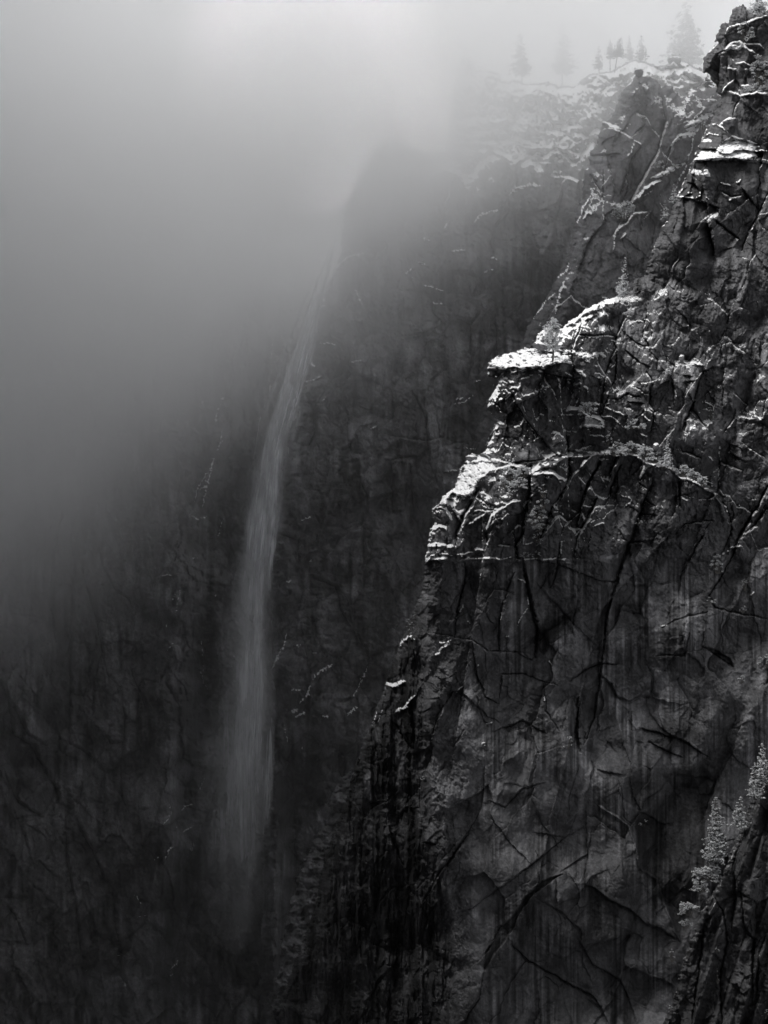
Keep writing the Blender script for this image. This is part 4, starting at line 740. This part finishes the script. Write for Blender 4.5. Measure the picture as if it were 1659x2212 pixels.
def conifer(u, v, h, w, sh, label, group, lean=0., bare=.12, frost=.5, mat=None, dense=1., dy=-1.5, name='conifer_tree', gap=.25, top=.75):
    Y = (sh.at(u, v) if sh is Dm else min(sh.at(u, v), sh.front(u, v-h*.4, w*.6, h*.8)+1.5))+dy; k = S*Y; H = h*k; W = w*k/2*1.3
    r = root(name, u, v, Y, label, 'tree', group)
    tb = TB(); bend = R_.uniform(-.02, .02)*H
    ax = lambda t: np.array([lean*k*t+bend*math.sin(t*3), 0, H*t])
    tb.add([ax(-.03+i/10*1.0) for i in range(11)], max(.018*H, .1), .003*H, 8)
    cs = []; rs = []; nl = int(max(9, min(26, h/4.)*dense)); asy = R_.uniform(0, 6.28)
    for i in range(nl):
        t = bare+(1-bare)*(i+R_.random()*.5)/nl
        q = (t-bare)/(1-bare)
        Lw = W*((1-q)**top)*(.35+.65*min(1, q*5+.35))*(1-gap*R_.random())
        nb = max(3, int(3+6*(1-q)*dense))
        for b in range(nb):
            a = R_.uniform(0, 6.283); ll = Lw*R_.uniform(.55, 1.1)*(1+.18*math.cos(a-asy))
            e0 = ax(t); dr = np.array([math.cos(a), math.sin(a), 0])
            tip = e0+dr*ll+np.array([0, 0, -.22*ll+.06*H*(1-q)*R_.uniform(-.5, .5)])
            if R_.random() < .8: tb.add([e0, (e0+tip)/2+np.array([0, 0, .06*ll]), tip], .005*H, .0015*H, 4)
            m = max(1, int(ll/(W*.22)))
            for j in range(m):
                f = (j+.7)/m; cs.append(e0+(tip-e0)*f+NR.normal(size=3)*W*.05); rs.append(W*.15*(1.15-.45*f)*(1.1-.6*q)*R_.uniform(.7, 1.2))
    cs.append(ax(.99)); rs.append(W*.08)
    tb.build('trunk', r)
    co, fr = clumps(cs, rs, 20, .66, frost)
    make_mesh('crown', co, quads(len(co)//4), mat or M_LEAF, {'frost': fr}, smooth=False, parent=r)
    return r
def bush(u, v, w, h, sh, label, group, frost=.62, n=1., skew=0., dy=-1.5, mat=None, name='mountain_shrub', hang=0.):
    """(u, v) is the centre; a lobed mass of clumps on short stems"""
    Y = (sh.front(u, v, w, h) if sh is not Dm else sh.at(u, v+h*.35))+dy+1.; k = S*Y; W = w*k/2; H = h*k
    r = root(name, u, v+h/2, Y, label, 'shrub', group); cs = []; rs = []; tb = TB()
    lobes = max(4, int(w*h/60*n)); c0 = []
    for i in range(lobes):
        x = R_.uniform(-1, 1); z = R_.random()**.8
        z = z*math.sqrt(max(.08, 1-.8*x*x)); c0.append((x*W*.82+skew*k*(z-.5), R_.uniform(-.3, .5)*W*.5, z*H*.9+.05*H, R_.uniform(.5, 1)))
    for x, y, z, s_ in c0:
        rr = min(W, H)*.30*s_
        tb.add([(x*.3, 0, -.06*H), (x*.7, y*.5, z*.5), (x, y, z)], .03*H*.5+.04, .02, 5)
        for j in range(int(7*n)+3):
            d = NR.normal(size=3); d /= np.linalg.norm(d)
            cs.append(np.array([x, y, z])+d*rr*NR.rand()**.4*np.array([1.15, .8, .75])); rs.append(rr*.42*R_.uniform(.6, 1.2))
    tb.build('stem', r)
    co, fr = clumps(cs, rs, 22, .62, frost)
    make_mesh('foliage', co, quads(len(co)//4), mat or M_LEAF, {'frost': fr}, smooth=False, parent=r)
    return r
def pine(u, v, h, w, sh, label, group, bare=.45, lean=0, frost=.5, dy=-2):
    Y = sh.at(u, v)+dy; k = S*Y; H = h*k; W = w*k/2
    r = root('pine_tree', u, v, Y, label, 'tree', group); tb = TB()
    ax = lambda t: np.array([lean*k*t+.012*H*math.sin(t*7), 0, H*t]); tb.add([ax(-.03+i/12) for i in range(12)], .026*H, .006*H, 9)
    cs = []; rs = []
    for i in range(22):
        t = bare+(.97-bare)*(i+.5)/22; q = (t-bare)/(1-bare)
        Lw = W*(.55+.6*math.sin(math.pi*min(1, q*.9+.12)))*(1 if q < .8 else .7)
        for b in range(4):
            a = R_.uniform(0, 6.28); ll = Lw*R_.uniform(.3, 1.); e0 = ax(t); tip = e0+np.array([math.cos(a)*ll, math.sin(a)*ll*.8, R_.uniform(-.05, .16)*ll])
            tb.add([e0, (e0+tip)/2-np.array([0, 0, .05*ll]), tip], .007*H, .002*H, 4)
            for j in range(5): cs.append(tip+NR.normal(size=3)*W*.13); rs.append(W*R_.uniform(.10, .2))
    tb.build('trunk', r); co, fr = clumps(cs, rs, 22, .5, frost, .7)
    make_mesh('crown', co, quads(len(co)//4), M_LEAF, {'frost': fr}, smooth=False, parent=r); return r
def boulder(u, v, w, h, sh, label, seed=0, dy=-3, rot=0.):
    Y = sh.at(u, v+h*.4)+dy; k = S*Y; n = 44; m = 30
    th, ph = np.meshgrid(np.linspace(0, 2*np.pi, n, endpoint=False), np.linspace(0, np.pi, m))
    d = np.stack([np.sin(ph)*np.cos(th), np.sin(ph)*np.sin(th), np.cos(ph)], -1)
    d = np.sign(d)*np.abs(d)**.92
    rr = 1+.16*fbm(d[..., 0]*1.7+d[..., 1]*1.3+seed, d[..., 2]*1.7+d[..., 1]*.9, seed, 4)
    pl = NR.normal(size=(11, 3)); pl /= np.linalg.norm(pl, axis=1)[:, None]
    for q in pl: rr = np.minimum(rr, .92/np.maximum(np.tensordot(d, q, 1)/np.linalg.norm(d, axis=-1), .05))
    rr[0] = rr[0].mean(); rr[-1] = rr[-1].mean()
    p = d*rr[..., None]; nz = p[..., 2]
    p = p*np.array([w*k/2, w*k/2*.8, h*k/2]); x, z = p[..., 0].copy(), p[..., 2].copy()
    p[..., 0] = x*math.cos(rot)+z*math.sin(rot); p[..., 2] = -x*math.sin(rot)+z*math.cos(rot)
    i = np.arange(n*m).reshape(m, n); j = np.roll(i, -1, 1)
    f = np.stack([i[:-1], i[1:], j[1:], j[:-1]], -1).reshape(-1, 4)
    sn = sm(nz+.25*fbm(x*1.5, z*1.5+seed, 4, 3), .35, .6)
    o = make_mesh('boulder', p.reshape(-1, 3), f, M_ROCK, {'snow': sn.ravel(), 'tint': np.ones(n*m)*1.1})
    o.location = ((u-U0)*S*Y, Y, (V0-v)*S*Y); tag(o, None, label, 'boulder', 'loose boulders on the cliffs')
G1 = 'conifers standing on the foggy rim'; G2 = 'conifers rooted on the near cliffs'; G3 = 'frosted shrubs on the near cliffs'; G4 = 'low shrubs on the foggy cliffs'
dk = dict(mat=M_LEAFD, frost=.25)
# rim trees, in the fog
pine_f = lambda *a, **k: conifer(*a, **k)
conifer(1128, 184, 112, 44, Dm, 'tall dark conifer with bare lower trunk alone on the snowy rim', G1, bare=.22, top=.45, dy=2, frost=.3, mat=M_LEAFD, lean=-4)
conifer(1214, 182, 132, 58, Dm, 'pale fogged conifer right of the lone dark one on the rim', G1, bare=.2, top=.6, dy=60, **dk)
conifer(1294, 155, 56, 27, Dm, 'smallest conifer, leftmost of the cluster of five on the rim', G1, bare=.15, dy=8, **dk)
conifer(1318, 157, 72, 26, Dm, 'slender conifer with long bare straight trunk in the rim cluster', G1, bare=.45, top=.6, dy=6, **dk)
conifer(1327, 161, 80, 30, Dm, 'conifer with long bare leaning trunk in the rim cluster', G1, bare=.5, top=.55, lean=14, dy=5, **dk)
conifer(1360, 134, 58, 27, Dm, 'narrow conifer second from right in the rim cluster', G1, bare=.1, dy=14, **dk)
conifer(1385, 134, 57, 32, Dm, 'bushy conifer at the right end of the rim cluster', G1, bare=.08, top=.6, dy=12, **dk)
conifer(1480, 140, 134, 92, Dm, 'huge pale fogged conifer between the rim cluster and the rock tower', G1, bare=.04, top=.55, dy=75, **dk)
conifer(836, 300, 76, 66, Dm, 'broad faint conifer in bright fog at the left end of the rim', G1, bare=.1, top=.55, dy=6, **dk)
conifer(936, 322, 92, 46, Dm, 'very faint thin conifer in bright fog left of the rim cliff corner', G1, bare=.2, top=.6, dy=40, **dk)
conifer(870, 298, 44, 40, Dm, 'low wide faint conifer right of the broad one in bright fog', G1, bare=.1, top=.5, dy=12, **dk)
bush(1006, 146, 72, 34, Dm, 'flat topped shrubby tree overhanging the corner of the rim cliff', G4, dy=2, n=.8, **dk)
bush(1283, 172, 30, 16, Dm, 'low fogged shrub at the foot of the smallest cluster conifer', G4, dy=2, **dk)
conifer(1528, 190, 30, 24, C, 'small dark conifer in the notch left of the rock tower', G1, dy=0, **dk)
# tower
conifer(1640, 26, 46, 46, A, 'dark tree on the very top of the rock tower at the frame edge', G2, bare=.1, top=.45, frost=.85, dy=3)
bush(1611, 66, 40, 42, A, 'frosted shrub on the upper shelf of the rock tower', G3, frost=.5)
bush(1642, 148, 46, 66, A, 'large frosted shrub at right edge below the tower shelf', G3, frost=.5)
bush(1630, 190, 50, 22, A, 'wide low frosted shrub under the large one at the right edge', G3, frost=.48)
bush(1549, 327, 30, 11, A, 'small shrub lying on the snowy ledge of the tower', G3, frost=.55)
conifer(1456, 436, 38, 26, A, 'snowy conifer on the diagonal edge of the tower face, upper of two', G2, bare=.0, dy=-3)
conifer(1437, 470, 36, 22, A, 'snowy conifer on the diagonal edge of the tower face, lower of two', G2, bare=.0, dy=-3)
bush(1424, 358, 34, 26, C, 'wispy grey shrub in the gully left of the snowy tower ledge', G4, frost=.5)
bush(1349, 452, 50, 42, C, 'large feathery shrub in the gully below the pinnacle', G4, frost=.5, skew=20)
bush(1388, 256, 22, 14, C, 'small shrub on the right shoulder behind the pinnacle', G4, **dk)
bush(1519, 268, 18, 22, A, 'small shrub beside the diagonal crack of the tower', G3, frost=.5)
# ledges
conifer(1345, 640, 84, 30, A, 'snow covered conifer at the crest where the sloping snow rim meets the wall', G2, bare=.02, frost=.85, lean=6)
pine(1194, 779, 92, 36, A, 'frosted pine with bare dark trunk on the snowy overhanging prow', G2, frost=.8, bare=.24)
bush(1355, 675, 26, 20, A, 'round frosted bush stuck at the top of the diagonal crack', G3)
bush(1302, 644, 26, 9, A, 'low snowy bush on the sloping snow rim', G3)
conifer(1445, 808, 40, 18, A, 'small snowy conifer on the bare wall right of the diagonal crack', G2, bare=.0, frost=.85)
bush(1270, 880, 44, 34, A, 'frosted bush on the stacked snowy blocks', G3)
bush(1236, 932, 26, 16, A, 'small bush left of the stacked snowy blocks', G3, frost=.5)
bush(1373, 916, 48, 20, A, 'wide flat frosted bush on a small shelf right of the blocks', G3)
bush(1536, 885, 13, 46, A, 'narrow upright frosted shrub in a crack of the right wall', G3, frost=.6)
bush(1496, 905, 12, 9, A, 'tiny bush above the bright snow patch on the right wall', G3)
for i, (u, v, w_, h_, lb) in enumerate(((1312, 944, 22, 30, 'upright frosted shrub at the upper left end of the shrub band'), (1337, 955, 24, 20, 'snowy topped shrub second from left in the shrub band'), (1332, 972, 44, 24, 'frosted shrub low at the left of the shrub band'), (1364, 968, 44, 26, 'frosted shrub left of centre in the shrub band'),
  (1392, 974, 44, 26, 'frosted shrub at the centre of the shrub band'), (1414, 984, 38, 28, 'frosted shrub right of centre in the shrub band'), (1436, 1000, 32, 24, 'frosted shrub at the foot of the ledge conifer'), (1450, 1010, 22, 14, 'small shrub at the right end of the shrub band above the gap'),
  (1476, 1015, 36, 26, 'frosted shrub at left of the right hand shrub patch'), (1500, 1024, 38, 28, 'frosted shrub in the middle of the right hand shrub patch'), (1518, 1038, 32, 22, 'frosted shrub low in the right hand shrub patch'), (1532, 1048, 24, 16, 'last small shrub at the right end of the ledge'))):
    bush(u, v, w_, h_, A, lb, 'frosted shrubs along the long ledge', frost=.66, dy=-3)
conifer(1443, 1002, 56, 26, A, 'snowy pointed conifer rising from the shrub band on the ledge', G2, bare=.0, frost=.85, dense=1.4, dy=-5)
for u, v, w_, h_, lb in ((1100, 1022, 48, 28, 'frosted shrub at the upper left of the slope shrub patch'), (1128, 1020, 44, 28, 'frosted shrub at the upper right of the slope shrub patch'), (1092, 1042, 36, 24, 'frosted shrub at the left of the slope shrub patch'), (1122, 1040, 40, 24, 'frosted shrub in the middle of the slope shrub patch'), (1104, 1062, 26, 18, 'frosted shrub at the lower tip of the slope shrub patch')):
    bush(u, v, w_, h_, A, lb, 'frosted shrubs on the slope below the prow', frost=.66, dy=-3)
for u, v, w_, h_, lb in ((1172, 1058, 22, 30, 'topmost shrub of the column in the dark gully'), (1172, 1084, 28, 30, 'second shrub from top of the gully column'), (1164, 1106, 36, 32, 'widest shrub of the gully column, right part'), (1152, 1120, 30, 28, 'shrub at the left bulge of the gully column'), (1166, 1134, 34, 28, 'lower shrub of the gully column'), (1160, 1156, 22, 30, 'hanging wispy shrub at the foot of the gully column')):
    bush(u, v, w_, h_, A, lb, 'frosted shrubs in the gully', frost=.58, dy=-5)
bush(1141, 1088, 12, 20, A, 'small snowy bush on the left wall of the gully', G3, frost=.7); bush(1136, 1115, 11, 14, A, 'tiny bush at the left edge of the gully below another', G3)
bush(1214, 1011, 26, 18, A, 'frosted bush beside the snowy hump at the gully top', G3); bush(1104, 998, 22, 16, A, 'snow crusted bush at the back of the left snowfield', G3, frost=.7)
bush(1080, 986, 16, 18, A, 'small dark bush behind the left snowfield', G3, frost=.4); bush(1208, 1092, 14, 16, A, 'starry snow crusted bush right of the gully', G3, frost=.75)
bush(1091, 1110, 18, 12, A, 'small frosted bush on the bare rock left of the gully', G3); bush(1020, 1078, 20, 10, A, 'snow crusted bush on the rounded rock at the left edge', G3, frost=.8)
bush(1136, 1199, 30, 14, A, 'bush on the horizontal ledge, left of its pair', G3, frost=.45); bush(1160, 1198, 26, 16, A, 'bush on the horizontal ledge, right of its pair', G3, frost=.45)
bush(1004, 1201, 26, 12, A, 'low bush at left part of the horizontal ledge', G3, frost=.5)
bush(1382, 1124, 20, 16, A, 'small bush in the long crack below the ledge', G3, frost=.5)
bush(1550, 1216, 30, 42, A, 'dark frosted bush hanging by the deep right cleft', G3, frost=.45); bush(1537, 1292, 22, 24, A, 'bush hanging below the dark one by the deep right cleft', G3, frost=.5)
bush(1604, 1313, 19, 20, A, 'round bush below the deep cleft near right edge', G3, frost=.55); bush(1609, 1262, 20, 26, A, 'drooping bush on the slab right of the cleft', G3, frost=.42)
bush(1574, 1126, 10, 18, A, 'tiny bush at the foot of the snowy crack on the right', G3); bush(1655, 1040, 20, 14, A, 'snowy bush at the right frame edge beside the cleft top', G3)
bush(1652, 1424, 34, 34, A, 'frosted bush at the right frame edge above the grey slab', G3, frost=.55); bush(1600, 1466, 22, 20, A, 'small dim bush left of the frame edge bush', G3, frost=.42)
bush(1225, 1602, 34, 30, A, 'sparse snow dusted dead bush in the middle of the dark face', G3, frost=.5, n=.35); bush(1045, 1610, 14, 10, A, 'tiny snowy bush on the dark corner line', G3, frost=.7)
bush(912, 1681, 15, 11, A, 'bright tiny bush on the black left flank', G3, frost=.8); bush(934, 1768, 12, 16, A, 'dim tiny bush on the black left flank', G3, frost=.5)
bush(886, 1352, 20, 44, A, 'frosted shrub on the left edge below the square buttress top', G3, frost=.42, n=.7); bush(900, 1318, 14, 30, A, 'narrow frosted shrub just under the square buttress top', G3, frost=.42, n=.7)
bush(1002, 1312, 14, 30, A, 'sparse snowy shrub in the crack under the square buttress', G3, frost=.6, n=.4)
bush(1390, 1777, 26, 14, A, 'thin branchy bush on the dark recessed wall', G3, frost=.45, n=.35)
# lower right prow
conifer(1545, 1862, 140, 54, B, 'tall frosted conifer on the edge of the lower right prow', G2, bare=.0, frost=.38, dense=1.5, top=.6, dy=-4, gap=.35)
conifer(1646, 1690, 84, 50, B, 'snowy tree at right frame edge above the lower prow', G2, bare=.02, frost=.38, dy=-2, gap=.4, dense=1.2)
conifer(1630, 1720, 72, 40, B, 'frosted tree left of the frame edge tree on the lower prow', G2, bare=.0, frost=.38, dy=-3, gap=.4, dense=1.2)
conifer(1600, 1786, 64, 48, B, 'spreading frosted conifer between the tall one and the frame edge', G2, bare=.0, frost=.38, dy=-3, top=.5, gap=.4)
bush(1600, 1758, 24, 14, B, 'bright snowy bush on the crest of the lower prow', G3, frost=.4)
bush(1528, 1885, 66, 34, B, 'broad frosted shrubby tree under the tall conifer', G3, frost=.4, dy=-4); bush(1512, 1912, 44, 28, B, 'lower lobe shrub under the broad frosted one', G3, frost=.4, dy=-4)
bush(1487, 1962, 46, 28, B, 'round dim shrub hanging off the lower prow edge', G3, frost=.4, dy=-5); bush(1480, 1994, 34, 22, B, 'dim shrub just below the round hanging one', G3, frost=.4, dy=-5)
bush(1452, 2062, 16, 30, B, 'small narrow shrub low on the prow edge', G3, frost=.4); bush(1549, 2048, 14, 16, B, 'tiny bush on the lower prow face', G3, frost=.4); bush(1550, 2106, 10, 34, B, 'thin hanging bush on the lower prow face', G3, frost=.4)
bush(1451, 2175, 14, 28, B, 'small shrub near the bottom edge on the prow', G3, frost=.4); bush(1653, 2190, 16, 20, B, 'dim bush at the bottom right corner', G3, frost=.4)
# boulders
boulder(1167, 748, 34, 17, A, 'flat snow capped boulder perched behind the pine on the prow', 1, -3, .25)
boulder(1380, 156, 19, 19, C, 'round dark boulder balanced on top of the pinnacle', 2, -1)
boulder(1417, 965, 14, 16, A, 'small snow capped boulder above the shrub band', 3, -3)
boulder(1457, 130, 30, 17, Dm, 'pale fogged boulder on the rim left of the rock tower', 4, 4)
boulder(1575, 264, 30, 19, A, 'smooth rounded boulder on the tower beside the diagonal crack', 5, -3, -.25)
boulder(1472, 774, 12, 15, A, 'knobbly snow capped rock on top of the pale pillar', 6, -2)
boulder(1019, 990, 24, 15, A, 'square snow covered block at the tip of the left snowfield', 7, -1)
boulder(1096, 985, 12, 12, A, 'small snow capped block at the back of the left snowfield', 8, -2)
